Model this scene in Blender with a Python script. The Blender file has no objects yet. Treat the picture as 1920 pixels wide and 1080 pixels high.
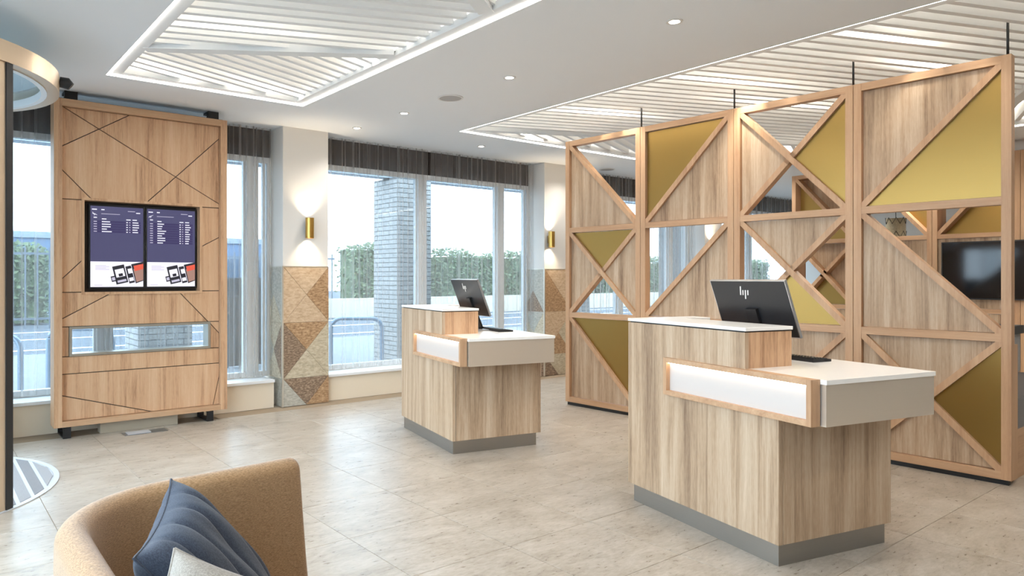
import bpy, bmesh, math, random
from mathutils import Vector, Matrix
random.seed(7)
SC = bpy.context.scene
COL = SC.collection
pi = math.pi

# ------------------------------------------------------------------ camera
F_PX, PX, HY, EYE = 1320.0, 870.0, 521.0, 1.38
YAW = math.atan((PX + 152) / F_PX)
cam = bpy.data.cameras.new('camera')
cam.sensor_width = 36.0
cam.lens = F_PX / 1920 * 36
cam.shift_x = (960 - PX) / 1920
cam.shift_y = -(540 - HY) / 1920
cam.clip_start = 0.02
camo = bpy.data.objects.new('camera', cam)
camo.location = (0, 0, EYE)
camo.rotation_euler = (pi / 2, 0, -YAW)
COL.objects.link(camo)
SC.camera = camo

# ------------------------------------------------------------------ world, exposure
world = bpy.data.worlds.new('overcast_sky')
SC.world = world
world.use_nodes = True
bg = world.node_tree.nodes['Background']
bg.inputs[0].default_value = (0.72, 0.86, 1.0, 1)
bg.inputs[1].default_value = 7.2
SC.view_settings.view_transform = 'Standard'
SC.view_settings.look = 'None'
SC.view_settings.gamma = 1.0
SC.view_settings.use_curve_mapping = False
SC.view_settings.exposure = 0.5
SC.cycles.use_denoising = True
SC.cycles.max_bounces = 10
SC.cycles.diffuse_bounces = 6
SC.cycles.transparent_max_bounces = 24
SC.cycles.sample_clamp_indirect = 6.0
SC.cycles.caustics_reflective = False
SC.cycles.caustics_refractive = False
DOWN_W, TROF_W, LED_E, WALL_W = 44.0, 48.0, 13.0, 13.0
WARM = (1.0, 0.96, 0.90)

# ------------------------------------------------------------------ pixel helpers (directions only; distance from the surface met)
VD = Vector((math.sin(YAW), math.cos(YAW)))
RD = Vector((math.cos(YAW), -math.sin(YAW)))
def ray(x, y):
    d = VD + RD * ((x - PX) / F_PX)
    return Vector((d.x, d.y, -(y - HY) / F_PX))
def gp(x, y, z=0.0):
    r = ray(x, y); return Vector((0, 0, EYE)) + r * ((z - EYE) / r.z)
def wy(x, y, Y):
    r = ray(x, y); return Vector((0, 0, EYE)) + r * (Y / r.y)
def proj(p):
    d = p[0] * VD.x + p[1] * VD.y; r = p[0] * RD.x + p[1] * RD.y
    if d < 0.05: return None
    return PX + F_PX * r / d, HY - F_PX * (p[2] - EYE) / d

# ------------------------------------------------------------------ materials
MATS = {}
class NT:
    def __init__(s, name):
        s.m = bpy.data.materials.new(name); s.m.use_nodes = True
        s.t = s.m.node_tree; s.n = s.t.nodes
        s.b = s.n['Principled BSDF']; s.o = s.n['Material Output']
        MATS[name] = s.m
    def add(s, t, **kw):
        n = s.n.new(t)
        for k, v in kw.items():
            if k.startswith('i_'): n.inputs[k[2:]].default_value = v
            elif k.startswith('j'): n.inputs[int(k[1:])].default_value = v
            else: setattr(n, k, v)
        return n
    def link(s, a, b): s.t.links.new(a, b)
def c4(c): return (c[0], c[1], c[2], 1)
def srgb(r, g, b):
    f = lambda v: (v / 255 / 12.92) if v <= 10 else ((v / 255 + 0.055) / 1.055) ** 2.4
    return (f(r), f(g), f(b))
def simple(name, col, rough=0.5, metal=0.0, spec=0.5, emit=None, es=0.0, trans=0.0, coat=0.0):
    s = NT(name)
    s.b.inputs['Base Color'].default_value = c4(col)
    s.b.inputs['Roughness'].default_value = rough
    s.b.inputs['Metallic'].default_value = metal
    s.b.inputs['Specular IOR Level'].default_value = spec
    s.b.inputs['Coat Weight'].default_value = coat
    if emit:
        s.b.inputs['Emission Color'].default_value = c4(emit)
        s.b.inputs['Emission Strength'].default_value = es
    return s
def ramp(s, stops):
    r = s.add('ShaderNodeValToRGB')
    e = r.color_ramp.elements
    while len(e) > 1: e.remove(e[-1])
    e[0].position = stops[0][0]; e[0].color = c4(stops[0][1])
    for p, c in stops[1:]:
        k = e.new(p); k.color = c4(c)
    return r
def coords(s, scale, rand=0.0, rot=(0, 0, 0)):
    tc = s.add('ShaderNodeTexCoord')
    src = tc.outputs['Object']
    if rand:
        oi = s.add('ShaderNodeObjectInfo')
        mu = s.add('ShaderNodeMath', operation='MULTIPLY', j1=rand)
        s.link(oi.outputs['Random'], mu.inputs[0])
        ad = s.add('ShaderNodeVectorMath', operation='ADD')
        s.link(src, ad.inputs[0]); s.link(mu.outputs[0], ad.inputs[1])
        src = ad.outputs[0]
    mp = s.add('ShaderNodeMapping')
    mp.inputs['Scale'].default_value = scale
    mp.inputs['Rotation'].default_value = rot
    s.link(src, mp.inputs[0])
    return mp.outputs[0]
def wood(name, dark, mid, light, rough=0.5, sc=1.0, axis='z', contrast=1.0, rand=37.0):
    s = NT(name)
    def vec(a, l):
        v = {'z': (a, a, l), 'x': (l, a, a), 'y': (a, l, a)}[axis]
        return tuple(q * sc for q in v)
    n1 = s.add('ShaderNodeTexNoise', i_Scale=1.0, i_Detail=3.0, i_Roughness=0.6, i_Distortion=0.4)
    s.link(coords(s, vec(11, 0.55), rand), n1.inputs[0])
    n2 = s.add('ShaderNodeTexNoise', i_Scale=1.0, i_Detail=4.0, i_Roughness=0.7, i_Distortion=0.6)
    s.link(coords(s, vec(60, 1.9), rand), n2.inputs[0])
    n3 = s.add('ShaderNodeTexNoise', i_Scale=1.0, i_Detail=2.0, i_Roughness=0.5)
    s.link(coords(s, vec(150, 22), rand), n3.inputs[0])
    a = s.add('ShaderNodeMath', operation='MULTIPLY', j1=0.52); s.link(n1.outputs[0], a.inputs[0])
    b = s.add('ShaderNodeMath', operation='MULTIPLY_ADD', j1=0.36); s.link(n2.outputs[0], b.inputs[0]); s.link(a.outputs[0], b.inputs[2])
    c = s.add('ShaderNodeMath', operation='MULTIPLY_ADD', j1=0.12); s.link(n3.outputs[0], c.inputs[0]); s.link(b.outputs[0], c.inputs[2])
    w = 0.15 / contrast
    r = ramp(s, [(0.5 - w, dark), (0.5 - 0.02, mid), (0.5 + w, light)])
    s.link(c.outputs[0], r.inputs[0])
    s.link(r.outputs[0], s.b.inputs['Base Color'])
    s.b.inputs['Roughness'].default_value = rough
    s.b.inputs['Specular IOR Level'].default_value = 0.35
    bp = s.add('ShaderNodeBump', i_Strength=0.12, i_Distance=0.002)
    s.link(c.outputs[0], bp.inputs['Height']); s.link(bp.outputs[0], s.b.inputs['Normal'])
    return s
wood('sonoma_oak', srgb(130, 104, 82), srgb(176, 149, 121), srgb(204, 182, 157), 0.5, contrast=0.95)
wood('solid_oak', srgb(166, 126, 94), srgb(188, 150, 116), srgb(204, 168, 134), 0.45, contrast=0.8)
wood('solid_oak_flat', srgb(166, 126, 94), srgb(188, 150, 116), srgb(204, 168, 134), 0.45, axis='x', contrast=0.8)
wood('stand_oak', srgb(150, 110, 80), srgb(198, 157, 121), srgb(212, 176, 142), 0.5, contrast=0.95)

def mottled(name, stops, scale, rough, rand=50.0, bump=0.0, detail=6.0, spec=0.5, stretch=(1, 1, 1), rnoise=0.0):
    s = NT(name)
    v = coords(s, tuple(scale * q for q in stretch), rand)
    n = s.add('ShaderNodeTexNoise', i_Scale=1.0, i_Detail=detail, i_Roughness=0.62)
    s.link(v, n.inputs[0])
    r = ramp(s, stops)
    s.link(n.outputs[0], r.inputs[0]); s.link(r.outputs[0], s.b.inputs['Base Color'])
    s.b.inputs['Roughness'].default_value = rough
    s.b.inputs['Specular IOR Level'].default_value = spec
    if bump:
        bp = s.add('ShaderNodeBump', i_Strength=bump, i_Distance=0.004)
        s.link(n.outputs[0], bp.inputs['Height']); s.link(bp.outputs[0], s.b.inputs['Normal'])
    return s
def stone(name, a, b, c, scale=22):
    s = mottled(name, [(0.3, a), (0.5, b), (0.68, c)], scale, 0.45, detail=8.0, stretch=(1, 1, 2.2))
# floor tile: fine short flecks over a slow cloudy change
s = NT('floor_tile')
v1 = coords(s, (3.2, 7.0, 3.2), 60.0)
n1 = s.add('ShaderNodeTexNoise', i_Scale=1.0, i_Detail=5.0, i_Roughness=0.65, i_Distortion=0.8); s.link(v1, n1.inputs[0])
v2 = coords(s, (22, 60, 22), 60.0)
n2 = s.add('ShaderNodeTexNoise', i_Scale=1.0, i_Detail=5.0, i_Roughness=0.6, i_Distortion=0.5); s.link(v2, n2.inputs[0])
m1 = s.add('ShaderNodeMath', operation='MULTIPLY', j1=0.5); s.link(n1.outputs[0], m1.inputs[0])
m2 = s.add('ShaderNodeMath', operation='MULTIPLY_ADD', j1=0.5); s.link(n2.outputs[0], m2.inputs[0]); s.link(m1.outputs[0], m2.inputs[2])
r = ramp(s, [(0.33, srgb(128, 117, 104)), (0.44, srgb(155, 144, 130)), (0.53, srgb(167, 157, 144)), (0.66, srgb(183, 174, 163))])
s.link(m2.outputs[0], r.inputs[0]); s.link(r.outputs[0], s.b.inputs['Base Color'])
rr = s.add('ShaderNodeMapRange', j1=0.3, j2=0.7, j3=0.26, j4=0.42); s.link(n2.outputs[0], rr.inputs[0]); s.link(rr.outputs[0], s.b.inputs['Roughness'])
bp = s.add('ShaderNodeBump', i_Strength=0.06, i_Distance=0.002); s.link(n2.outputs[0], bp.inputs['Height']); s.link(bp.outputs[0], s.b.inputs['Normal'])
simple('grout', srgb(150, 134, 114), 0.9)
stone('stone_beige', srgb(160, 146, 124), srgb(188, 175, 150), srgb(206, 196, 174))
stone('stone_pink', srgb(176, 146, 116), srgb(198, 172, 142), srgb(212, 190, 162))
stone('stone_brown', srgb(122, 92, 64), srgb(168, 134, 100), srgb(200, 170, 134), 26)
stone('stone_taupe', srgb(84, 66, 54), srgb(134, 112, 92), srgb(180, 158, 136), 34)
stone('stone_grey', srgb(150, 146, 134), srgb(174, 170, 158), srgb(192, 188, 176))
simple('metal_trim', srgb(214, 208, 196), 0.3, 0.6)
simple('plaster', srgb(226, 222, 216), 0.85, spec=0.2)
simple('ceiling_white', srgb(238, 240, 242), 0.9, spec=0.1)
simple('slat_white', srgb(236, 237, 237), 0.55, spec=0.3)
simple('plenum', srgb(222, 219, 215), 0.95, spec=0.1)
simple('white_frame', srgb(226, 228, 228), 0.4)
simple('white_top', srgb(240, 236, 230), 0.22)
simple('cream_wall', srgb(226, 212, 190), 0.7)
simple('black', srgb(24, 24, 26), 0.45)
simple('black_gloss', srgb(18, 18, 20), 0.12)
simple('monitor_black', srgb(30, 31, 34), 0.38)
simple('silver', srgb(200, 200, 202), 0.28, 0.9)
simple('dark_head', srgb(40, 32, 29), 0.8)
simple('steel', srgb(150, 152, 154), 0.32, 0.85)
simple('gold_lamp', srgb(196, 158, 86), 0.28, 0.95)
simple('niche_black', srgb(52, 42, 32), 0.6)
simple('slot_metal', srgb(168, 162, 150), 0.35, 0.7)
simple('pedestal_grey', srgb(158, 146, 128), 0.6)
simple('led', (1, 0.96, 0.9), 0.5, emit=(1.0, 0.95, 0.88), es=LED_E)
simple('box_strip', (1, 0.96, 0.9), 0.5, emit=(1.0, 0.86, 0.68), es=9.0)
simple('lens', (1, 0.95, 0.88), 0.5, emit=(1.0, 0.9, 0.76), es=22.0)
simple('trim_white', srgb(225, 222, 218), 0.5)
simple('speaker_grille', srgb(176, 172, 168), 0.7)
# brushed champagne steel
def brushed(name, col, rough, metal, sv=(3, 3, 260)):
    s = NT(name)
    n = s.add('ShaderNodeTexNoise', i_Scale=1.0, i_Detail=3.0); s.link(coords(s, sv), n.inputs[0])
    mr = s.add('ShaderNodeMapRange', j1=0.3, j2=0.7, j3=rough - 0.06, j4=rough + 0.08); s.link(n.outputs[0], mr.inputs[0])
    s.link(mr.outputs[0], s.b.inputs['Roughness'])
    s.b.inputs['Base Color'].default_value = c4(col); s.b.inputs['Metallic'].default_value = metal
    bp = s.add('ShaderNodeBump', i_Strength=0.05, i_Distance=0.001); s.link(n.outputs[0], bp.inputs['Height']); s.link(bp.outputs[0], s.b.inputs['Normal'])
brushed('brushed_steel', srgb(226, 214, 198), 0.36, 0.7)
brushed('plinth_steel', srgb(158, 154, 148), 0.36, 0.9)
brushed('bronze', srgb(206, 184, 158), 0.38, 0.55, (200, 200, 2))
simple('gold_panel', srgb(156, 126, 70), 0.34, 0.9)
# frosted acrylic front of the light box, lit from behind by a strip in its top edge
s = simple('frosted', srgb(200, 192, 186), 0.4)
def glass(name, tint, refl=0.08, rough=0.02):
    s = NT(name)
    t = s.add('ShaderNodeBsdfTransparent'); t.inputs[0].default_value = c4(tint)
    g = s.add('ShaderNodeBsdfGlossy'); g.inputs['Roughness'].default_value = rough
    m = s.add('ShaderNodeMixShader'); m.inputs[0].default_value = refl
    s.link(t.outputs[0], m.inputs[1]); s.link(g.outputs[0], m.inputs[2]); s.link(m.outputs[0], s.o.inputs[0])
glass('window_glass', (0.74, 0.80, 0.83), 0.07)
glass('entrance_glass', (0.93, 0.96, 0.97), 0.06)
glass('door_glass', (0.86, 0.94, 0.94), 0.25, 0.05)
# sheer voile: thin cloth, part open weave; denser along the folds of the cloth
s = NT('sheer')
tr = s.add('ShaderNodeBsdfTransparent'); tr.inputs[0].default_value = (0.97, 0.97, 0.97, 1)
df = s.add('ShaderNodeBsdfDiffuse'); df.inputs[0].default_value = c4(srgb(190, 180, 172))
tl = s.add('ShaderNodeBsdfTranslucent'); tl.inputs[0].default_value = c4(srgb(228, 224, 220))
mx = s.add('ShaderNodeMixShader'); mx.inputs[0].default_value = 0.45
s.link(df.outputs[0], mx.inputs[1]); s.link(tl.outputs[0], mx.inputs[2])
n = s.add('ShaderNodeTexNoise', i_Scale=1.0, i_Detail=1.5, i_Roughness=0.6); s.link(coords(s, (27, 0, 0), 9.0), n.inputs[0])
mr = s.add('ShaderNodeMapRange', j1=0.40, j2=0.74, j3=0.16, j4=0.55); s.link(n.outputs[0], mr.inputs[0])
m = s.add('ShaderNodeMixShader'); s.link(mr.outputs[0], m.inputs[0]); s.link(tr.outputs[0], m.inputs[1]); s.link(mx.outputs[0], m.inputs[2])
s.link(m.outputs[0], s.o.inputs[0])
# fabrics
def fabric(name, a, b, scale=260, bump=0.3, sheen=0.3, stretch=(1, 1, 3)):
    s = mottled(name, [(0.36, a), (0.64, b)], scale, 0.9, rand=0.0, bump=bump, detail=3.0, spec=0.15, stretch=stretch)
    s.b.inputs['Sheen Weight'].default_value = sheen
fabric('chair_fabric', srgb(124, 94, 62), srgb(160, 126, 90), 110, 0.3, 0.3, (1.2, 1.2, 5))
fabric('cushion_blue', srgb(44, 49, 60), srgb(62, 68, 80), 200, 0.15, 0.15)
fabric('cushion_grey', srgb(126, 118, 108), srgb(152, 144, 134), 200, 0.15, 0.15)
fabric('bench_grey', srgb(120, 120, 124), srgb(168, 168, 170), 240)
fabric('bench_dark', srgb(72, 66, 66), srgb(90, 84, 84), 240)
fabric('mat_grey', srgb(120, 120, 124), srgb(150, 150, 152), 300, 0.3, 0.0)
fabric('mat_pale', srgb(140, 140, 142), srgb(168, 168, 170), 300, 0.3, 0.0)
simple('mat_metal', srgb(196, 198, 202), 0.45, 0.3)
# outside
mottled('brick', [(0.3, srgb(158, 154, 150)), (0.7, srgb(190, 186, 180))], 9, 0.85, rand=80.0)
simple('mortar', srgb(112, 110, 108), 0.9)
simple('paving', srgb(122, 125, 128), 0.85)
mottled('asphalt', [(0.3, srgb(70, 76, 84)), (0.7, srgb(92, 98, 106))], 4, 0.9, rand=0.0)
simple('road_paint', srgb(235, 236, 238), 0.7)
mottled('leaf', [(0.3, srgb(66, 80, 58)), (0.55, srgb(104, 118, 86)), (0.75, srgb(140, 150, 114))], 7, 0.8, rand=0.0, bump=1.0)
simple('low_wall', srgb(196, 184, 166), 0.85)
simple('soffit', srgb(196, 204, 212), 0.8)
simple('facade_blue', srgb(96, 116, 142), 0.7)
simple('facade_grey', srgb(140, 150, 160), 0.8)
simple('facade_pane', srgb(70, 86, 104), 0.15)
simple('galvanised', srgb(142, 158, 176), 0.4, 0.6)
simple('fence_board', srgb(104, 96, 90), 0.8)
simple('fence_grey', srgb(90, 98, 108), 0.6)
# displays
def emis(name, col, e, base=(0.01, 0.01, 0.012), rough=0.15): simple(name, base, rough, emit=col, es=e)
emis('screen_blue', srgb(68, 67, 98), 1.0)
emis('screen_row', srgb(52, 46, 84), 1.0)
emis('screen_white', srgb(226, 222, 236), 1.0)
emis('screen_text', srgb(214, 214, 226), 1.0)
emis('screen_dim', srgb(176, 172, 190), 1.0)
emis('screen_black', srgb(34, 34, 40), 1.0)
emis('screen_red', srgb(206, 82, 62), 1.0)
emis('screen_tan', srgb(150, 116, 104), 1.0)
simple('tv_glass', srgb(12, 14, 18), 0.08)
simple('dark_room', srgb(84, 70, 60), 0.7)
fabric('pendant_shade', srgb(150, 136, 108), srgb(196, 180, 150), 90, 0.2)

# ------------------------------------------------------------------ mesh helpers
def B(): return bmesh.new()
def box(bm, x0, x1, y0, y1, z0, z1):
    r = bmesh.ops.create_cube(bm, size=1.0)
    for v in r['verts']:
        v.co = Vector((x0 + (v.co.x + .5) * (x1 - x0), y0 + (v.co.y + .5) * (y1 - y0), z0 + (v.co.z + .5) * (z1 - z0)))
    return r['verts']
def prism(bm, pts, off):
    """closed solid: polygon pts (3D) swept by vector off"""
    off = Vector(off)
    a = [bm.verts.new(Vector(p)) for p in pts]
    b = [bm.verts.new(Vector(p) + off) for p in pts]
    n = len(pts)
    fs = [bm.faces.new(a), bm.faces.new(list(reversed(b)))]
    for i in range(n):
        fs.append(bm.faces.new((a[i], b[i], b[(i + 1) % n], a[(i + 1) % n])))
    bmesh.ops.recalc_face_normals(bm, faces=fs)
def bar(bm, p, q, w, d, up=(0, 0, 1)):
    """box from p to q, w across (perp. to up and axis), d along up-ish"""
    p = Vector(p); q = Vector(q); ax = (q - p).normalized(); up = Vector(up)
    s = ax.cross(up).normalized(); u = s.cross(ax).normalized()
    pts = [p + s * w / 2 + u * d / 2, p - s * w / 2 + u * d / 2, p - s * w / 2 - u * d / 2, p + s * w / 2 - u * d / 2]
    prism(bm, pts, q - p)
def tube(bm, path, r, n=12, close=False):
    path = [Vector(p) for p in path]; rings = []
    for i, p in enumerate(path):
        a = path[i - 1] if i > 0 else p; b = path[i + 1] if i < len(path) - 1 else p
        t = (b - a).normalized()
        ref = Vector((0, 0, 1)) if abs(t.z) < 0.9 else Vector((1, 0, 0))
        s = t.cross(ref).normalized(); u = t.cross(s).normalized()
        rr = r[i] if isinstance(r, (list, tuple)) else r
        rings.append([bm.verts.new(p + s * math.cos(2 * pi * k / n) * rr + u * math.sin(2 * pi * k / n) * rr) for k in range(n)])
    for i in range(len(rings) - 1):
        for k in range(n):
            bm.faces.new((rings[i][k], rings[i + 1][k], rings[i + 1][(k + 1) % n], rings[i][(k + 1) % n]))
    bm.faces.new(rings[0]); bm.faces.new(list(reversed(rings[-1])))
    bmesh.ops.recalc_face_normals(bm, faces=bm.faces[:])
def lathe(bm, prof, cx=0, cy=0, n=32):
    rings = [[bm.verts.new((cx + r * math.cos(2 * pi * k / n), cy + r * math.sin(2 * pi * k / n), z)) for k in range(n)] for r, z in prof]
    for i in range(len(rings) - 1):
        for k in range(n):
            bm.faces.new((rings[i][k], rings[i][(k + 1) % n], rings[i + 1][(k + 1) % n], rings[i + 1][k]))
    bm.faces.new(list(reversed(rings[0]))); bm.faces.new(rings[-1])
    bmesh.ops.recalc_face_normals(bm, faces=bm.faces[:])
def arc_wall(bm, cx, cy, r0, r1, a0, a1, z0, z1, n=48):
    cols = []
    for i in range(n + 1):
        a = a0 + (a1 - a0) * i / n; c, s_ = math.cos(a), math.sin(a)
        cols.append([bm.verts.new((cx + r * c, cy + r * s_, z)) for r, z in ((r0, z0), (r1, z0), (r1, z1), (r0, z1))])
    full = abs(a1 - a0 - 2 * pi) < 1e-6
    for i in range(n):
        for k in range(4):
            bm.faces.new((cols[i][k], cols[i][(k + 1) % 4], cols[i + 1][(k + 1) % 4], cols[i + 1][k]))
    if not full:
        bm.faces.new(cols[0]); bm.faces.new(list(reversed(cols[-1])))
    else:
        bmesh.ops.remove_doubles(bm, verts=bm.verts[:], dist=1e-5)
    bmesh.ops.recalc_face_normals(bm, faces=bm.faces[:])
def bevel(bm, w, seg=2):
    es = [e for e in bm.edges if len(e.link_faces) == 2 and e.calc_face_angle(0) > 0.6]
    bmesh.ops.bevel(bm, geom=es, offset=w, segments=seg, affect='EDGES', profile=0.7)
def obj(name, bm, mat, parent=None, smooth=False, kind=None, label=None):
    if smooth:
        for e in bm.edges:
            if len(e.link_faces) == 2 and e.calc_face_angle(0) > 0.7: e.smooth = False
    me = bpy.data.meshes.new(name); bm.to_mesh(me); bm.free()
    me.materials.append(MATS[mat])
    if smooth:
        for p in me.polygons: p.use_smooth = True
    o = bpy.data.objects.new(name, me); COL.objects.link(o)
    if parent is not None: o.parent = parent
    if kind: o['kind'] = kind
    if label: o['label'] = label
    return o
def tag(o, label, cat, group=None, kind=None):
    o['label'] = label; o['category'] = cat
    if group: o['group'] = group
    if kind: o['kind'] = kind
    return o
def thing(name, label, cat, loc=(0, 0, 0), rz=0.0, group=None, kind=None):
    o = bpy.data.objects.new(name, None); COL.objects.link(o)
    o.location = loc; o.rotation_euler = (0, 0, rz); o.empty_display_size = 0.1
    return tag(o, label, cat, group, kind)
def struct(name, bm, mat, label=None, parent=None):
    o = obj(name, bm, mat, parent)
    if parent is None: o['kind'] = 'structure'
    if label: o['label'] = label
    return o
def copy_tree(o, parent=None):
    c = o.copy(); COL.objects.link(c)
    if parent is not None: c.parent = parent
    for ch in list(o.children): copy_tree(ch, c)
    return c
def pbox(name, mat, parent, *d, bev=0.0, label=None):
    bm = B(); box(bm, *d)
    if bev: bevel(bm, bev)
    return obj(name, bm, mat, parent, label=label)
def light(name, typ, loc, power, color=WARM, parent=None, rot=(0, 0, 0), **kw):
    l = bpy.data.lights.new(name, typ); l.energy = power; l.color = color
    for k, v in kw.items(): setattr(l, k, v)
    o = bpy.data.objects.new(name, l); COL.objects.link(o); o.location = loc; o.rotation_euler = rot
    if parent is not None: o.parent = parent
    return o
def clip_line(poly, p, d):
    """part of line p + t d inside the convex polygon"""
    t0, t1 = -1e9, 1e9
    n = len(poly); area = sum(poly[i][0] * poly[(i + 1) % n][1] - poly[(i + 1) % n][0] * poly[i][1] for i in range(n))
    sg = 1 if area > 0 else -1
    for i in range(n):
        a, b = poly[i], poly[(i + 1) % n]
        nx, ny = -(b[1] - a[1]) * sg, (b[0] - a[0]) * sg
        den = d[0] * nx + d[1] * ny; num = (p[0] - a[0]) * nx + (p[1] - a[1]) * ny
        if abs(den) < 1e-9:
            if num < 0: return None
            continue
        t = -num / den
        if den > 0: t0 = max(t0, t)
        else: t1 = min(t1, t)
    return (t0, t1) if t1 - t0 > 0.06 else None
def split_poly(poly, p, q):
    """split a convex 2D polygon by the infinite line pq"""
    def side(v): return (q[0] - p[0]) * (v[1] - p[1]) - (q[1] - p[1]) * (v[0] - p[0])
    L, R = [], []
    n = len(poly)
    for i in range(n):
        a, b = poly[i], poly[(i + 1) % n]; sa, sb = side(a), side(b)
        if sa >= 0: L.append(a)
        if sa <= 0: R.append(a)
        if sa * sb < 0:
            t = sa / (sa - sb); c = (a[0] + (b[0] - a[0]) * t, a[1] + (b[1] - a[1]) * t); L.append(c); R.append(c)
    return [x for x in (L, R) if len(x) >= 3 and abs(parea(x)) > 2e-4]
def parea(x): return sum(x[i][0] * x[(i + 1) % len(x)][1] - x[(i + 1) % len(x)][0] * x[i][1] for i in range(len(x))) / 2
def inset(poly, w):
    """convex polygon pulled in by w on every side"""
    if parea(poly) < 0: poly = list(reversed(poly))
    n = len(poly); lines = []
    for i in range(n):
        a, b = poly[i], poly[(i + 1) % n]; l = math.hypot(b[0] - a[0], b[1] - a[1])
        if l < 1e-6: continue
        nx, ny = -(b[1] - a[1]) / l, (b[0] - a[0]) / l
        lines.append(((a[0] + nx * w, a[1] + ny * w), ((b[0] - a[0]) / l, (b[1] - a[1]) / l)))
    out = []
    for i in range(len(lines)):
        (p, d), (q, e) = lines[i - 1], lines[i]
        den = d[0] * e[1] - d[1] * e[0]
        if abs(den) < 1e-6: out.append(q); continue
        t = ((q[0] - p[0]) * e[1] - (q[1] - p[1]) * e[0]) / den
        out.append((p[0] + d[0] * t, p[1] + d[1] * t))
    return out

# ================================================================== STRUCTURE
ZC = 3.0                                     # plaster ceiling
X0, X1, Y0, YW = -0.55, 14.5, -5.0, 7.45     # room shell
# ---- floor: grout bed + 600 mm tiles
bm = B(); box(bm, X0, X1, Y0, 7.6, -0.10, -0.003)
floor = struct('floor', bm, 'grout', 'grout bed under the beige stone tiles')
tb = B(); box(tb, -0.2985, 0.2985, -0.2985, 0.2985, -0.012, 0.0); bevel(tb, 0.0012, 1)
tile_me = None
cand = []
DRUM = (-0.29, 5.75)
for i in range(-1, 25):
    for j in range(-9, 13):
        cx, cy = 0.6 * i + 0.3, 1.52 + 0.6 * j + 0.3
        if cx - 0.29 < X0 or cx > X1 - 0.25 or cy < Y0 + 0.3 or cy > 7.0: continue
        vis = False
        for dx in (-.3, 0, .3):
            for dy in (-.3, 0, .3):
                p = proj((cx + dx, cy + dy, 0))
                if p and -60 < p[0] < 1980 and p[1] < 1120: vis = True
        cand.append((0 if vis else 1, math.hypot(cx, cy), cx, cy))
cand.sort()
first = None; rest = B()
for k, (nv, d, cx, cy) in enumerate(cand):
    if k < 290:
        if first is None:
            first = obj('tile', tb, 'floor_tile', floor); o = first
        else:
            o = first.copy(); COL.objects.link(o)
        o.location = (cx, cy, 0)
    else:
        box(rest, cx - .2985, cx + .2985, cy - .2985, cy + .2985, -0.012, 0.0)
obj('tile_field', rest, 'floor_tile', floor, kind='stuff')

# ---- ceiling slab with two openings for the slatted rafts
RL = (1.18, 2.87, -2.0, 6.19)
RR = (4.73, 9.3, -2.0, 6.2)
xs = [X0, RL[0], RL[1], RR[0], RR[1], X1]; ys = [Y0, -2.0, 6.195, 7.7]
bm = B()
for i in range(5):
    for j in range(3):
        if j == 1 and i in (1, 3): continue
        box(bm, xs[i], xs[i + 1], ys[j], ys[j + 1], ZC, ZC + 0.08)
struct('ceiling', bm, 'ceiling_white', 'flat white plaster ceiling around the slatted panels')
bm = B(); box(bm, X0, X1, Y0, 7.7, 3.42, 3.5)
struct('trim_1', bm, 'plenum', 'grey soffit above the ceiling slats')

def raft(name, label, R, zones, beams):
    t = thing(name, label, 'ceiling panel', (R[0], R[3], ZC))
    t['kind'] = 'structure'
    ox, oy = R[0], R[3]
    x0, x1, y0, y1 = 0, R[1] - R[0], R[2] - R[3], 0
    # upstand walls of the opening
    bm = B()
    w = 0.03
    box(bm, x0 - w, x0, y0 - w, y1 + w, 0.08, 0.42); box(bm, x1, x1 + w, y0 - w, y1 + w, 0.08, 0.42)
    box(bm, x0, x1, y1, y1 + w, 0.08, 0.42); box(bm, x0, x1, y0 - w, y0, 0.08, 0.42)
    obj('upstand', bm, 'ceiling_white', t)
    # light line round the edge
    g = 0.022
    for d in ((x0, x1, y1 - g, y1), (x0, x1, y0, y0 + g), (x0, x0 + g, y0 + g, y1 - g), (x1 - g, x1, y0 + g, y1 - g)):
        pbox('light_line', 'led', t, d[0], d[1], d[2], d[3], 0.006, 0.014)
    # white border frame
    f0, f1 = 0.024, 0.105
    for d in ((x0 + f0, x1 - f0, y1 - f1, y1 - f0), (x0 + f0, x1 - f0, y0 + f0, y0 + f1), (x0 + f0, x0 + f1, y0 + f1, y1 - f1), (x1 - f1, x1 - f0, y0 + f1, y1 - f1)):
        pbox('border', 'slat_white', t, d[0], d[1], d[2], d[3], 0.012, 0.06)
    # diagonal beams
    for p, q in beams:
        bm = B(); bar(bm, (p[0] - ox, p[1] - oy, 0.085), (q[0] - ox, q[1] - oy, 0.085), 0.10, 0.15)
        obj('beam', bm, 'slat_white', t)
    # fins
    for poly, ang, sp in zones:
        d = (math.sin(math.radians(ang)), math.cos(math.radians(ang)))
        nrm = (-d[1], d[0])
        offs = [v[0] * nrm[0] + v[1] * nrm[1] for v in poly]
        k0, k1 = int(math.floor(min(offs) / sp)), int(math.ceil(max(offs) / sp))
        for k in range(k0, k1 + 1):
            o = (k + 0.37) * sp
            p = (nrm[0] * o, nrm[1] * o)
            c = clip_line(poly, p, d)
            if not c: continue
            a = (p[0] + d[0] * c[0] - ox, p[1] + d[1] * c[0] - oy, 0.10); b = (p[0] + d[0] * c[1] - ox, p[1] + d[1] * c[1] - oy, 0.10)
            bm = B(); bar(bm, a, b, 0.042, 0.12); obj('slat', bm, 'slat_white', t)
    return t
e = 0.10
xa, xb = RL[0] + e, RL[1] - e
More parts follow.
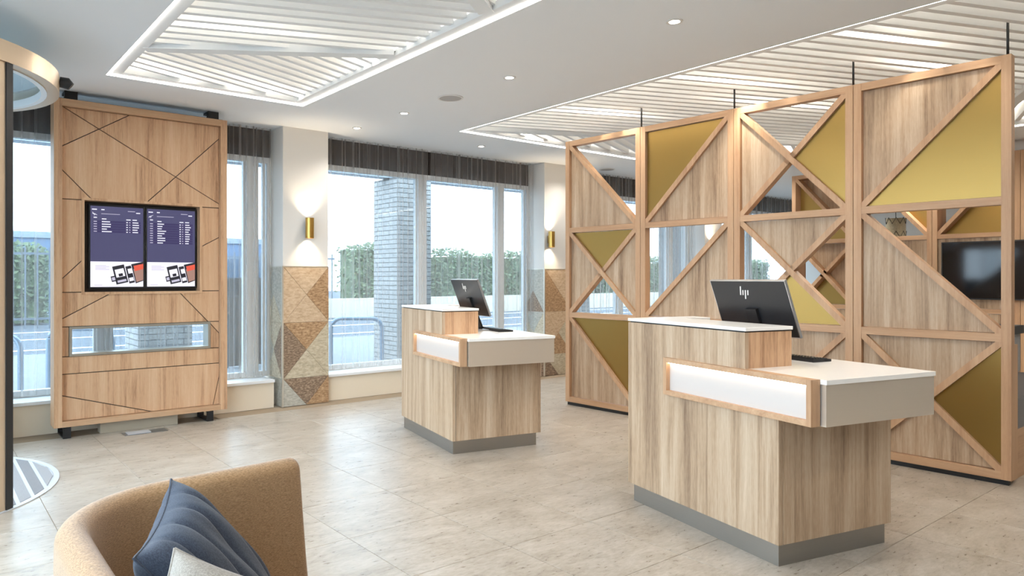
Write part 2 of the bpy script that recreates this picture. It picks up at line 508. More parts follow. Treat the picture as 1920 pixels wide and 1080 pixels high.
raft('slatted_ceiling_panel', 'narrow white slatted ceiling panel with light line above the brown armchair', RL,
     [([(xa, 5.36), (xb, 4.44), (xb, 6.09), (xa, 6.09)], 70.5, 0.125),
      ([(xa, 2.40), (xb, 3.33), (xb, 4.44), (xa, 5.36)], 112, 0.13),
      ([(xa, 2.40), (xb, 1.4), (xb, 3.33)], 70.5, 0.125),
      ([(xa, -1.9), (xb, -1.9), (xb, 1.4), (xa, 2.40)], 112, 0.13)],
     [((xa, 5.38), (xb, 4.42)), ((xa, 2.38), (xb, 3.35)), ((xa, 2.38), (xb, 1.4))])
xa, xb = RR[0] + e, RR[1] - e
raft('slatted_ceiling_panel', 'wide white slatted ceiling panel above the gold and oak screens', RR,
     [([(xa + .15, 6.1), (xb, 4.02), (xb, 6.1)], 68, 0.14),
      ([(xa, 6.1), (xa, 0.33), (xb, 2.65), (xb, 4.02), (xa + .15, 6.1)], 112, 0.135),
      ([(xa, 0.33), (xa, -1.9), (xb, -1.9), (xb, 2.65)], 68, 0.135)],
     [((xa + .05, 6.1), (xb, 4.02)), ((xa, 0.33), (xb, 2.65))])

# ---- walls
bm = B(); box(bm, X0, X1, Y0 - 0.1, Y0, 0, ZC); struct('wall_back', bm, 'plaster')
bm = B(); box(bm, X1, X1 + 0.1, Y0, 7.6, 0, ZC); struct('wall_right', bm, 'plaster')
# left glazed entrance wall: mullions and panes, the door stands in its gap
bm = B()
ycuts = [-0.2, 1.4, 3.0, 4.62]
box(bm, X0 - .06, X0, -0.2, 4.66, 2.75, ZC); box(bm, X0 - .06, X0, -0.2, 4.66, 0, 0.06); box(bm, X0 - .06, X0, Y0, -0.2, 0, ZC)  # unseen stretch behind the camera made solid to cut daylight from there
box(bm, X0 - .06, X0, 6.86, 7.5, 0, ZC); box(bm, X0 - .06, X0, 4.66, 6.86, 2.80, ZC)
wl = struct('wall_left', bm, 'white_frame', 'white framed glazed entrance wall')
for y in ycuts: pbox('mullion', 'white_frame', wl, X0 - .06, X0, y - .03, y + .03, 0.06, 2.75)
for a, b in zip(ycuts[:-1], ycuts[1:]): pbox('pane', 'entrance_glass', wl, X0 - .036, X0 - .028, a + .03, b - .03, 0.06, 2.75)

# ---- columns with stone facing
COLX = [(3.07, 3.60), (6.94, 7.47), (10.81, 11.34)]
def stone_faces(parent, W, rows, axis):
    """rows of 4-triangle modules from the top; axis 'f' front (-Y) or 'l' left (-X)"""
    H = 0.6; z1 = 1.5
    for r_, mats in enumerate(rows):
        za, zb = max(0.0, z1 - H * (r_ + 1)), z1 - H * r_
        zm = zb - H / 2
        tri = {'t': [(0, zb), (W, zb), (W / 2, zm)], 'l': [(0, zb), (W / 2, zm), (0, zb - H)], 'r': [(W, zb), (W, zb - H), (W / 2, zm)], 'b': [(0, zb - H), (W / 2, zm), (W, zb - H)]}
        for k, m_ in mats.items():
            p = tri[k]
            if za == 0.0 and zb - H < 0:
                if k == 'b': continue
                p = [(0, zb), (W / 2, 0.002), (0, 0.002)] if k == 'l' else [(W, zb), (W, 0.002), (W / 2, 0.002)] if k == 'r' else [(0, zb), (W, zb), (W / 2, 0.002)]
            p = inset(p, 0.0012)
            bm = B()
            if axis == 'f': prism(bm, [(x, -0.014, z) for x, z in p], (0, 0.012, 0))
            else: prism(bm, [(-0.014, W - x, z) for x, z in p], (0.012, 0, 0))
            obj('stone_tile', bm, 'stone_' + m_, parent)
Fp = [[dict(t='pink', l='pink', r='brown', b='pink'), dict(t='brown', l='taupe', r='beige', b='beige'), dict(t='taupe', l='grey', r='brown')],
      [dict(t='pink', l='brown', r='pink', b='brown'), dict(t='pink', l='pink', r='beige', b='brown'), dict(t='beige', l='taupe', r='beige')],
      [dict(t='beige', l='brown', r='pink', b='taupe'), dict(t='beige', l='pink', r='brown', b='beige'), dict(t='taupe', l='grey', r='brown')]]
Lp = [[dict(t='grey', l='grey', r='grey', b='beige'), dict(t='beige', l='grey', r='taupe', b='beige'), dict(t='grey', l='grey', r='grey')],  # left faces mostly grey: their shade is put into the stone colours
      [dict(t='grey', l='grey', r='grey', b='taupe'), dict(t='grey', l='beige', r='beige', b='grey'), dict(t='beige', l='grey', r='taupe')],
      [dict(t='grey', l='taupe', r='grey', b='beige'), dict(t='grey', l='grey', r='taupe', b='beige'), dict(t='grey', l='taupe', r='grey')]]
CL = ['white column with triangular stone facing between the flight display stand and the white far desk windows',
      'white column with triangular stone facing beside the far end of the oak screens',
      'white column with wall light seen through the gaps in the oak screens']
CL[0] = 'white column with triangular stone facing beside the flight display stand'
for i, (a, b) in enumerate(COLX):
    t = thing('column', CL[i], 'column', (a, 7.12, 0)); t['kind'] = 'structure'
    pbox('shaft', 'plaster', t, 0, b - a, 0, 0.48, 1.505, ZC)
    pbox('core', 'metal_trim', t, 0, b - a, 0, 0.48, 0, 1.5)
    pbox('trim_bead', 'metal_trim', t, -0.016, b - a + .004, -0.016, 0.48, 1.5, 1.507)
    pbox('corner_bead', 'metal_trim', t, -0.017, 0.0, -0.017, 0.0, 0, 1.5)
    stone_faces(t, b - a, Fp[i], 'f'); stone_faces(t, 0.43, Lp[i], 'l')

# ---- window wall, bay by bay
bays = [(X0, 3.07, [0.25, 1.40, 2.85]), (3.60, 6.94, [5.08, 6.40]), (7.47, 10.81, [8.95, 10.27]), (11.34, X1, [12.8])]
SILL, HEAD = 0.30, 2.70
BN = ['behind the flight display stand', 'behind the far desk', 'behind the oak screens', 'beyond the second screen row']
for k, (a, b, mu) in enumerate(bays):
    bm = B(); box(bm, a, b, YW, YW + 0.12, HEAD, ZC)
    wn = struct('wall_front' if k == 0 else 'wall_front', bm, 'dark_head', 'dark head panel over the window ' + BN[k])
    wb = b - 0.08 if k == 0 else b
    pbox('dado', 'cream_wall', wn, a, wb, 7.17, YW + 0.1, 0, SILL - 0.03)
    pbox('window_sill', 'white_frame', wn, a, wb, 7.14, YW + 0.02, SILL - 0.03, SILL, bev=0.004)
    bm = B(); box(bm, a, b, YW, YW + .07, SILL, SILL + .06); box(bm, a, b, YW, YW + .07, HEAD - .06, HEAD)
    w = struct('window_%d' % (k + 1), bm, 'white_frame', 'white framed tall window ' + BN[k])
    edges = [a] + mu + [b]
    for m_ in mu: pbox('mullion', 'white_frame', w, m_ - .06, m_ + .06, YW - .02, YW + .07, SILL + .06, HEAD - .06)
    for q in (a, b): pbox('jamb', 'white_frame', w, q if q == a else q - .04, q + .04 if q == a else q, YW, YW + .07, SILL + .06, HEAD - .06)
    for p, q in zip(edges[:-1], edges[1:]):
        pbox('pane', 'window_glass', w, p + .04, q - .04, YW + .03, YW + .036, SILL + .06, HEAD - .06)
        for u, v in ((p + .06, p + .085), (q - .085, q - .06)): pbox('casement', 'white_frame', w, u, v, YW + .01, YW + .06, SILL + .06, HEAD - .06)

# ================================================================== CURTAINS
def curtain(name, label, a, b, y, z0, z1, seed):
    rnd = random.Random(seed)
    bm = B(); x = a; prev = None; ph = 0.0
    xs_ = []
    while x < b:
        xs_.append(x); x += 0.011
    fr = rnd.uniform(70, 85)
    for x in xs_:
        ph = fr * (x - a) + 1.6 * math.sin(3.1 * x + seed) + 0.9 * math.sin(9.0 * x)
        dy = 0.026 * math.sin(ph) + 0.012 * math.sin(ph * 0.47 + 1)
        cur = [bm.verts.new((x - a + 0.006 * math.sin(ph * 2) * (1 - z / 3), dy * (0.75 + 0.35 * (1 - z / 3)), z)) for z in (z0, z0 + .6, 1.5, 2.4, z1)]
        if prev:
            for i in range(4): bm.faces.new((prev[i], cur[i], cur[i + 1], prev[i + 1]))
        prev = cur
    o = obj(name, bm, 'sheer', None, True)
    o.location = (a, y, 0)
    return tag(o, label, 'curtain', 'sheer curtains along the windows')
curtain('sheer_curtain', 'sheer curtain between the revolving door and the flight display stand', X0 + .05, 1.05, 7.30, 0.33, 2.99, 1)
curtain('sheer_curtain', 'sheer curtain between the display stand and the stone faced column', 1.10, 3.02, 7.30, 0.33, 2.99, 2)
curtain('sheer_curtain', 'sheer pleated curtain over the window left of the far desk', 3.63, 5.10, 7.30, 0.33, 2.99, 3)
curtain('sheer_curtain', 'sheer pleated curtain in the window behind the far monitor', 5.13, 6.90, 7.30, 0.33, 2.99, 4)
curtain('sheer_curtain', 'sheer curtain seen through the gaps of the first oak screens', 7.50, 9.1, 7.30, 0.33, 2.99, 5)
curtain('sheer_curtain', 'sheer curtain behind the third oak screen, beside the far column', 9.14, 10.78, 7.30, 0.33, 2.99, 6)
curtain('sheer_curtain', 'sheer curtain at the far window past the last column', 11.37, 14.3, 7.30, 0.33, 2.99, 8)

# ================================================================== LIGHTS IN THE CEILING
def downlight(x, y, power=DOWN_W, lab='small round recessed downlight in the plain ceiling strip between the slatted panels', grp='recessed ceiling downlights'):
    t = thing('downlight', lab, 'ceiling light', (x, y, ZC), 0, grp)
    bm = B(); arc_wall(bm, 0, 0, 0.034, 0.052, 0, 2 * pi, -0.006, 0.002, 24); obj('trim_ring', bm, 'trim_white', t, True)
    bm = B(); lathe(bm, [(0.035, -0.003), (0.035, 0.004)], 0, 0, 24); obj('lens', bm, 'lens', t)
    light('lamp', 'SPOT', (0, 0, -0.02), power, WARM, t, spot_size=math.radians(125), spot_blend=0.8, shadow_soft_size=0.05)
    return t
for y, l_ in ((5.83, 'recessed downlight between the speaker grille and the row along the windows'), (4.27, 'recessed downlight beside the speaker grille, above the gap between the desks'), (2.70, 'recessed downlight above the desk beside the oak screens')):
    downlight(3.77, y, DOWN_W, l_)
for y in (1.13, -0.45, -2.0): downlight(3.77, y)
W2 = 'small recessed downlight in the ceiling strip along the windows'
for x, l_ in ((3.74, 'small recessed downlight in front of the stone faced column by the display stand'), (5.47, 'small recessed downlight in front of the window behind the far monitor'), (7.2, W2), (9.0, W2), (10.8, W2)):
    downlight(x, 6.72, DOWN_W * 0.6, l_, 'window side downlights')
W3 = 'recessed downlight in the ceiling past the wide slatted panel'
for x, y in ((10.0, 5.6), (10.0, 3.6), (10.0, 1.4), (12.0, 5.6), (12.0, 3.6), (12.0, 1.4), (12.0, -1.0)): downlight(x, y, DOWN_W * 1.7, W3, 'downlights past the screens')
W4 = 'recessed downlight in the ceiling beside the glazed entrance wall'
for y in (3.9, 2.0, 0.2, -1.8): downlight(0.35, y, DOWN_W * .5, W4, 'downlights by the entrance')
def trof_light(x, y, power=TROF_W, lab='', grp=''):
    t = thing('slat_downlight', lab, 'ceiling light', (x, y, 3.27), 0, grp)
    bm = B(); lathe(bm, [(0.05, 0.0), (0.05, 0.12), (0.03, 0.14)], 0, 0, 20); obj('housing', bm, 'trim_white', t, True)
    bm = B(); lathe(bm, [(0.042, -0.004), (0.042, 0.0)], 0, 0, 20); obj('lens', bm, 'lens', t)
    bm = B(); lathe(bm, [(0.008, 0.14), (0.008, 0.15)], 0, 0, 8); obj('stem', bm, 'trim_white', t)
    light('lamp', 'POINT', (0, 0, -0.045), power, (1.0, 0.92, 0.8), t, shadow_soft_size=0.035)
A1 = 'spot lamp above the slats of the narrow ceiling panel'
for p in ((310, 110), (520, 150), (690, 92), (435, 25)):
    q = gp(p[0], p[1], 3.12); trof_light(q.x, q.y, TROF_W * 0.4, A1, 'lamps above the narrow slatted panel')
for q in ((2.3, 2.6), (1.7, 2.0), (2.2, 0.8), (1.8, -0.8)): trof_light(q[0], q[1], TROF_W * 0.4, A1, 'lamps above the narrow slatted panel')
A2 = 'spot lamp above the slats of the wide ceiling panel'
for p in ((985, 238), (1140, 194), (1370, 132), (1690, 45), (1480, 180), (1790, 108)):
    q = gp(p[0], p[1], 3.12); trof_light(q.x, q.y, TROF_W * (0.4 if p[0] == 1690 else 1.0), A2, 'lamps above the wide slatted panel')
for q in ((8.4, 4.6), (8.4, 2.6), (8.2, 0.6), (6.2, 0.2), (6.0, -1.2)): trof_light(q[0], q[1], TROF_W, A2, 'lamps above the wide slatted panel')
for (x, y), lab in (((3.78, 5.08), 'round grey speaker grille in the ceiling between the slatted panels'), ((8.12, 7.0), 'round grey speaker grille in the ceiling by the window behind the screens')):
    t = thing('ceiling_speaker', lab, 'speaker', (x, y, ZC))
    bm = B(); arc_wall(bm, 0, 0, 0.1, 0.115, 0, 2 * pi, -0.008, 0.002, 32); obj('rim', bm, 'trim_white', t, True)
    bm = B(); lathe(bm, [(0.1, -0.005), (0.1, 0.002)], 0, 0, 32); obj('grille', bm, 'speaker_grille', t)

# ---- wall lights on the columns
def wall_light(x, label):
    t = thing('wall_light', label, 'wall light', (x, 7.12, 1.92), 0, 'brass up and down wall lights')
    bm = B(); arc_wall(bm, 0, -0.062, 0.040, 0.046, 0, 2 * pi, -0.11, 0.11, 28); sh = obj('shade', bm, 'gold_lamp', t, True)
    pbox('bracket', 'gold_lamp', t, -0.02, 0.02, -0.02, 0.0, -0.05, 0.05)
    for s_ in (1, -1):
        bm = B(); lathe(bm, [(0.034, 0.06 * s_), (0.034, 0.066 * s_)], 0, -0.062, 20); obj('bulb', bm, 'lens', sh)
        light('lamp', 'SPOT', (0, -0.062, 0.08 * s_), WALL_W, (1, 0.8, 0.55), t, (0, 0 if s_ < 0 else pi, 0), spot_size=math.radians(110), spot_blend=0.9, shadow_soft_size=0.03)
wall_light(3.35, 'brass wall light on the column next to the flight display stand')
wall_light(7.0 + .02, 'brass wall light on the column at the end of the oak screens')
wall_light(10.95, 'brass wall light seen through the second oak screen')

# ================================================================== REVOLVING DOOR
t = thing('revolving_door', 'bronze clad revolving door drum with glass canopy by the entrance', 'door', (DRUM[0], DRUM[1], 0))
R = 1.075
bm = B(); arc_wall(bm, 0, 0, 1.0, R, 0, 2 * pi, 2.655, 2.78, 72); obj('header_ring', bm, 'bronze', t, True)
bm = B(); arc_wall(bm, 0, 0, 0.965, 1.0, 0, 2 * pi, 2.648, 2.70, 72); obj('inner_ring', bm, 'white_frame', t, True)
bm = B(); lathe(bm, [(0.975, 2.70), (0.975, 2.712)], 0, 0, 64); obj('canopy_glass', bm, 'door_glass', t)
a0, a1 = math.radians(-46.5), math.radians(-100)
bm = B(); arc_wall(bm, 0, 0, 1.02, 1.06, a1, a0 - math.radians(2.6), 0.0068, 2.655, 20); obj('wall_cladding', bm, 'bronze', t, True)
bm = B(); arc_wall(bm, 0, 0, 1.015, 1.068, a0 - math.radians(2.6), a0, 0.0068, 2.655, 4); obj('edge_post', bm, 'black', t)
bm = B(); arc_wall(bm, 0, 0, 1.02, 1.06, math.radians(56), math.radians(100), 0.0068, 2.655, 20); obj('wall_cladding', bm, 'bronze', t, True)
bm = B(); arc_wall(bm, 0, 0, 1.015, 1.068, math.radians(53), math.radians(56), 0.0068, 2.655, 4); obj('edge_post', bm, 'black', t)
bm = B(); lathe(bm, [(0.03, 0.03), (0.03, 2.655)], 0, 0, 16); obj('centre_post', bm, 'silver', t, True)
for k in range(3):
    a = math.radians(60 + 120 * k); c, s_ = math.cos(a), math.sin(a)
    bm = B(); bar(bm, (c * .03, s_ * .03, 1.34), (c * .96, s_ * .96, 1.34), 0.012, 2.5); leaf = obj('door_leaf', bm, 'entrance_glass', t)
    bm = B(); bar(bm, (c * .93, s_ * .93, 1.34), (c * .97, s_ * .97, 1.34), 0.04, 2.55); obj('leaf_stile', bm, 'silver', leaf)
# sensor on the ring
a = math.radians(-9)
bm = B(); tube(bm, [(R * math.cos(a), R * math.sin(a), 2.74), ((R + .045) * math.cos(a), (R + .045) * math.sin(a), 2.735), ((R + .07) * math.cos(a), (R + .07) * math.sin(a), 2.715)], [0.036, 0.04, 0.028], 14)
obj('sensor', bm, 'black', t, True)
# mat
t = thing('entrance_mat', 'round striped grey and aluminium mat set in the floor under the revolving door', 'mat', (DRUM[0], DRUM[1], 0))
bm = B(); arc_wall(bm, 0, 0, R - 0.035, R, 0, 2 * pi, 0.0, 0.006, 72); obj('rim', bm, 'mat_metal', t, True)
bm = B(); lathe(bm, [(R - .036, 0.0), (R - .036, 0.003)], 0, 0, 64); obj('base', bm, 'mat_metal', t)
x, k = -1.02, 0
while x < 1.0:
    w_ = 0.066; hh = lambda q: math.sqrt(max(0.0, 1.034 ** 2 - q * q))
    if hh(x) > .02 or hh(x + w_) > .02:
        bm = B(); prism(bm, [(x, -hh(x), .003), (x + w_, -hh(x + w_), .003), (x + w_, hh(x + w_), .003), (x, hh(x), .003)], (0, 0, .0035))
        obj('carpet_strip', bm, 'mat_grey' if k % 2 else 'mat_pale', t)
    x += 0.09; k += 1

# ================================================================== FLIGHT DISPLAY STAND
SX0, SX1, SZ0, SZ1, SY = 0.905, 2.38, 0.10, 2.915, 6.85
t = thing('display_stand', 'tall oak display stand with grooved panels and two flight boards', 'display stand', (SX0, SY, 0))
W, D = SX1 - SX0, 0.20
fw = 0.062
zi0, zi1 = 0.148, 2.853
pbox('frame_board', 'stand_oak', t, 0, fw, 0, D, SZ0, SZ1, bev=.002); pbox('frame_board', 'stand_oak', t, W - fw, W, 0, D, SZ0, SZ1, bev=.002)
pbox('frame_board', 'solid_oak_flat', t, fw, W - fw, 0, D, SZ0, zi0); pbox('frame_board', 'solid_oak_flat', t, fw, W - fw, 0, D, zi1, SZ1)
NX0, NX1, NZ0, NZ1 = 1.143 - SX0, 2.13 - SX0, 1.255, 2.06
LX0, LX1, LZ0, LZ1 = 1.025 - SX0, 2.23 - SX0, 0.70, 0.957
a, b = fw, W - fw
# backing boards (show only in the grooves)
for k, d in enumerate(((a, b, NZ1, zi1), (a, NX0, NZ0, NZ1), (NX1, b, NZ0, NZ1), (a, b, LZ1, NZ0), (a, LX0, LZ0, LZ1), (LX1, b, LZ0, LZ1), (a, b, zi0, LZ0))):
    pbox('backing_board', 'niche_black', t, d[0], d[1], 0.06, 0.075, d[2], d[3])
def sp(x, y):
    p = wy(x, y, SY + .048); return (p.x - SX0, p.z)
regions = [([(a, NZ1), (b, NZ1), (b, zi1), (a, zi1)], [((118, 200), (411, 383)), ((118, 273), (245, 215)), ((115, 317), (168, 370)), ((277, 378), (411, 260))]),
           ([(a, NZ0), (NX0, NZ0), (NX0, NZ1), (a, NZ1)], [((116, 523), (154, 488))]),
           ([(NX1, NZ0), (b, NZ0), (b, NZ1), (NX1, NZ1)], [((380, 461), (411, 445))]),
           ([(a, LZ1), (b, LZ1), (b, NZ0), (a, NZ0)], [((116, 598), (202, 553)), ((341, 553), (390, 603))]),
           ([(a, LZ0), (LX0, LZ0), (LX0, LZ1), (a, LZ1)], []),
           ([(LX1, LZ0), (b, LZ0), (b, LZ1), (LX1, LZ1)], [((399, 612), (410, 624))]),
           ([(a, 0.55), (b, 0.55), (b, LZ0), (a, LZ0)], []),
           ([(a, zi0), (b, zi0), (b, 0.55), (a, 0.55)], [((116, 742), (282, 771)), ((410, 708), (399, 760))])]
for poly, lines in regions:
    ps = [poly]
    for p, q in lines:
        p, q = sp(*p), sp(*q)
        ps = [r for x in ps for r in split_poly(x, p, q)]
    for x in ps:
        x = inset(x, 0.0038)
        if abs(parea(x)) < 3e-4: continue
        bm = B(); prism(bm, [(u, 0.044, v) for u, v in x], (0, 0.016, 0)); obj('panel', bm, 'stand_oak', t)
def ring(bm, x0, x1, z0, z1, w, y0, y1):
    box(bm, x0, x0 + w, y0, y1, z0, z1); box(bm, x1 - w, x1, y0, y1, z0, z1)
    box(bm, x0 + w, x1 - w, y0, y1, z0, z0 + w); box(bm, x0 + w, x1 - w, y0, y1, z1 - w, z1)
bm = B(); ring(bm, NX0 - .022, NX1 + .022, NZ0 - .022, NZ1 + .022, 0.022, 0.036, 0.17); obj('niche_frame', bm, 'stand_oak', t)
pbox('niche_back', 'niche_black', t, NX0, NX1, 0.16, 0.175, NZ0, NZ1)
bm = B(); ring(bm, LX0, LX1, LZ0, LZ1, 0.022, 0.036, 0.19); obj('slot_lining', bm, 'slot_metal', t, label='satin metal lining of the see-through slot')
for x in (0.07, W - 0.19):
    bm = B(); ring(bm, x, x + .05, 0.0, 0.1, 0.012, 0, 0); bm.free()
    bm = B()
    box(bm, x, x + .06, 0.01, 0.03, 0, 0.1); box(bm, x, x + .06, 0.30, 0.32, 0, 0.1); box(bm, x, x + .06, 0.03, 0.30, 0, 0.012); box(bm, x, x + .06, 0.03, 0.30, 0.088, 0.1)
    obj('foot', bm, 'black', t)
for x in (0.09, W - 0.16):
    bm = B(); box(bm, x, x + .10, 0.07, 0.09, SZ1, ZC); box(bm, x, x + .10, 0.09, 0.22, ZC - .02, ZC); prism(bm, [(x, 0.09, SZ1), (x, 0.16, SZ1), (x, 0.09, ZC - .02)], (0.10, 0, 0))
    obj('ceiling_bracket', bm, 'black', t)
bm = B(); box(bm, 0.04, W - .04, 0.02, 0.18, SZ1, SZ1 + 0.006); obj('top_cap', bm, 'black', t)
pbox('handle', 'black', t, W, W + .008, 0.03, 0.05, 1.50, 1.62)
# pedestal box below, floor socket in front
o = pbox('cable_box', 'pedestal_grey', None, 1.27, 1.93, 6.90, 7.02, 0.0, 0.10, bev=.003); tag(o, 'low grey cable box on the floor under the display stand', 'box')
t2 = thing('floor_socket', 'flush floor socket lid in front of the display stand', 'floor socket', (1.42, 6.66, 0))
pbox('rim', 'steel', t2, 0, 0.36, 0, 0.14, 0.0, 0.004); pbox('lid', 'mat_metal', t2, 0.03, 0.22, 0.012, 0.128, 0.004, 0.008)
# the two boards
def board(x0, x1, z0, z1, label, rows, icon):
    yb = SY + 0.115
    t = thing('flight_board', label, 'screen', (x0, yb, z0), 0, 'flight information boards')
    w, h = x1 - x0, z1 - z0
    pbox('housing', 'black', t, 0, w, 0.002, 0.04, 0, h)
    bz = 0.014
    bm = B(); ring(bm, 0, w, 0, h, bz, -0.006, 0.002); obj('bezel', bm, 'black', t)
    def rect(name, mat, u0, u1, v0, v1, lay):      # u from left, v from the top, as shares of the screen
        X_, Z_ = bz + (w - 2 * bz) * u0, h - bz - (h - 2 * bz) * v1
        return pbox(name, mat, t, X_, bz + (w - 2 * bz) * u1, -0.0008 * lay, 0.002, Z_, h - bz - (h - 2 * bz) * v0)
    rect('screen', 'screen_blue', 0, 1, 0, 0.685, 1)
    rect('advert', 'screen_white', 0, 1, 0.685, 1, 1)
    bmt, bmd = B(), B()
    def r2(bm, u0, u1, v0, v1, lay):
        X_, Z_ = bz + (w - 2 * bz) * u0, h - bz - (h - 2 * bz) * v1
        box(bm, X_, bz + (w - 2 * bz) * u1, -0.0008 * lay, -0.0008 * (lay - 1), Z_, h - bz - (h - 2 * bz) * v0)
    rnd = random.Random(rows)
    top = 0.175; rh = 0.0305
    for k in range(rows):
        v = top + k * rh
        bmr = B(); r2(bmr, 0.05, 0.95, v + .002, v + rh - .004, 2); obj('row', bmr, 'screen_row', t)
        r2(bmt, 0.21, 0.21 + rnd.uniform(.09, .19), v + .009, v + .021, 3)
        r2(bmt, 0.67, 0.70, v + .009, v + .021, 3); r2(bmt, 0.79, 0.79 + rnd.uniform(.07, .13), v + .009, v + .021, 3)
        r2(bmd, 0.06, 0.12, v + .01, v + .02, 3); r2(bmd, 0.725, 0.75, v + .01, v + .02, 3)
    for u, v in ((.21, .15), (.67, .15), (.79, .15)): r2(bmt, u, u + .085, v, v + .012, 3)
    r2(bmt, .03, .12, .035, .048, 3); r2(bmt, .2, .26, .035, .048, 3); r2(bmt, .86, .94, .06, .072, 3); r2(bmd, .7, .84, .045, .052, 3); r2(bmd, .2, .55, .09, .096, 3); r2(bmt, .06, .12, .135, .147, 3)
    # plane pictogram
    def P(u, v): return (bz + (w - 2 * bz) * u, -0.0016, h - bz - (h - 2 * bz) * v)
    k_ = 1 if icon == 'down' else -1; cv = 0.095
    prism(bmt, [P(.04, cv - .012 * k_), P(.12, cv + .012 * k_), P(.13, cv + .018 * k_), P(.04, cv + .002)][::1], (0, -0.0008, 0))
    prism(bmt, [P(.07, cv - .004 * k_), P(.09, cv + .002 * k_), P(.07, cv + .026)], (0, -0.0008, 0))
    prism(bmt, [P(.035, cv - .02 * k_), P(.045, cv - .02 * k_), P(.055, cv - .004)], (0, -0.0008, 0))
    obj('row_text', bmt, 'screen_text', t, kind='stuff'); obj('faint_text', bmd, 'screen_dim', t, kind='stuff')
    # advert: faint paragraph and four tilted handsets
    bmd = B()
    for k in range(6): r2(bmd, .09, .09 + (.26 if k % 3 else .2), .73 + k * .011, .735 + k * .011, 2)
    r2(bmd, .07, .22, .975, .982, 2); obj('advert_text', bmd, 'screen_dim', t, kind='stuff')
    def card(name, mat, cu, cv, hu, hv, ang, lay):
        c, s_ = math.cos(ang), math.sin(ang); ww, hh = w - 2 * bz, h - 2 * bz
        x_, z_ = bz + ww * cu, h - bz - hh * cv
        pts = []
        for dx, dz in ((-1, -1), (1, -1), (1, 1), (-1, 1)):
            X_, Z_ = dx * hu * ww, dz * hv * hh
            pts.append((min(max(x_ + X_ * c - Z_ * s_, bz), w - bz), -0.0008 * lay, min(max(z_ + X_ * s_ + Z_ * c, bz), h - bz)))
        bm = B(); prism(bm, pts, (0, 0.0008, 0)); return obj(name, bm, mat, t)
    A = math.radians(13)
    card('handset', 'screen_black', .555, .845, .115, .115, A, 2); card('handset_screen', 'screen_white', .55, .825, .085, .05, A, 3); card('handset_photo', 'screen_black', .565, .85, .04, .018, A, 4)
    card('handset_bar', 'screen_dim', .59, .925, .085, .014, A, 3)
    card('handset', 'screen_black', .745, .845, .055, .11, A, 2); card('handset_screen', 'screen_white', .745, .80, .042, .03, A, 3); card('handset_screen', 'screen_white', .77, .905, .042, .022, A, 3)
    card('handset', 'screen_black', .43, .90, .045, .035, A, 2); card('handset_screen', 'screen_dim', .43, .9, .03, .02, A, 3)
    card('tablet', 'screen_black', .93, .82, .125, .125, A, 2); card('tablet_picture', 'screen_tan', .935, .845, .10, .085, A, 3); card('tablet_picture', 'screen_red', .92, .755, .10, .034, A, 4)
    return t
yb = SY + .115
bl, br = wy(166, 380, yb), wy(271.5, 545, yb)
cl, cr = wy(272.5, 385, yb), wy(368, 545, yb)
zt, zb = 2.035, 1.285
board(bl.x, br.x, zb, zt, 'flight board with five short rows of text and a white advert below', 5, 'down')
board(cl.x, cr.x, zb, zt, 'flight board with nine rows of text and a white advert below', 9, 'up')

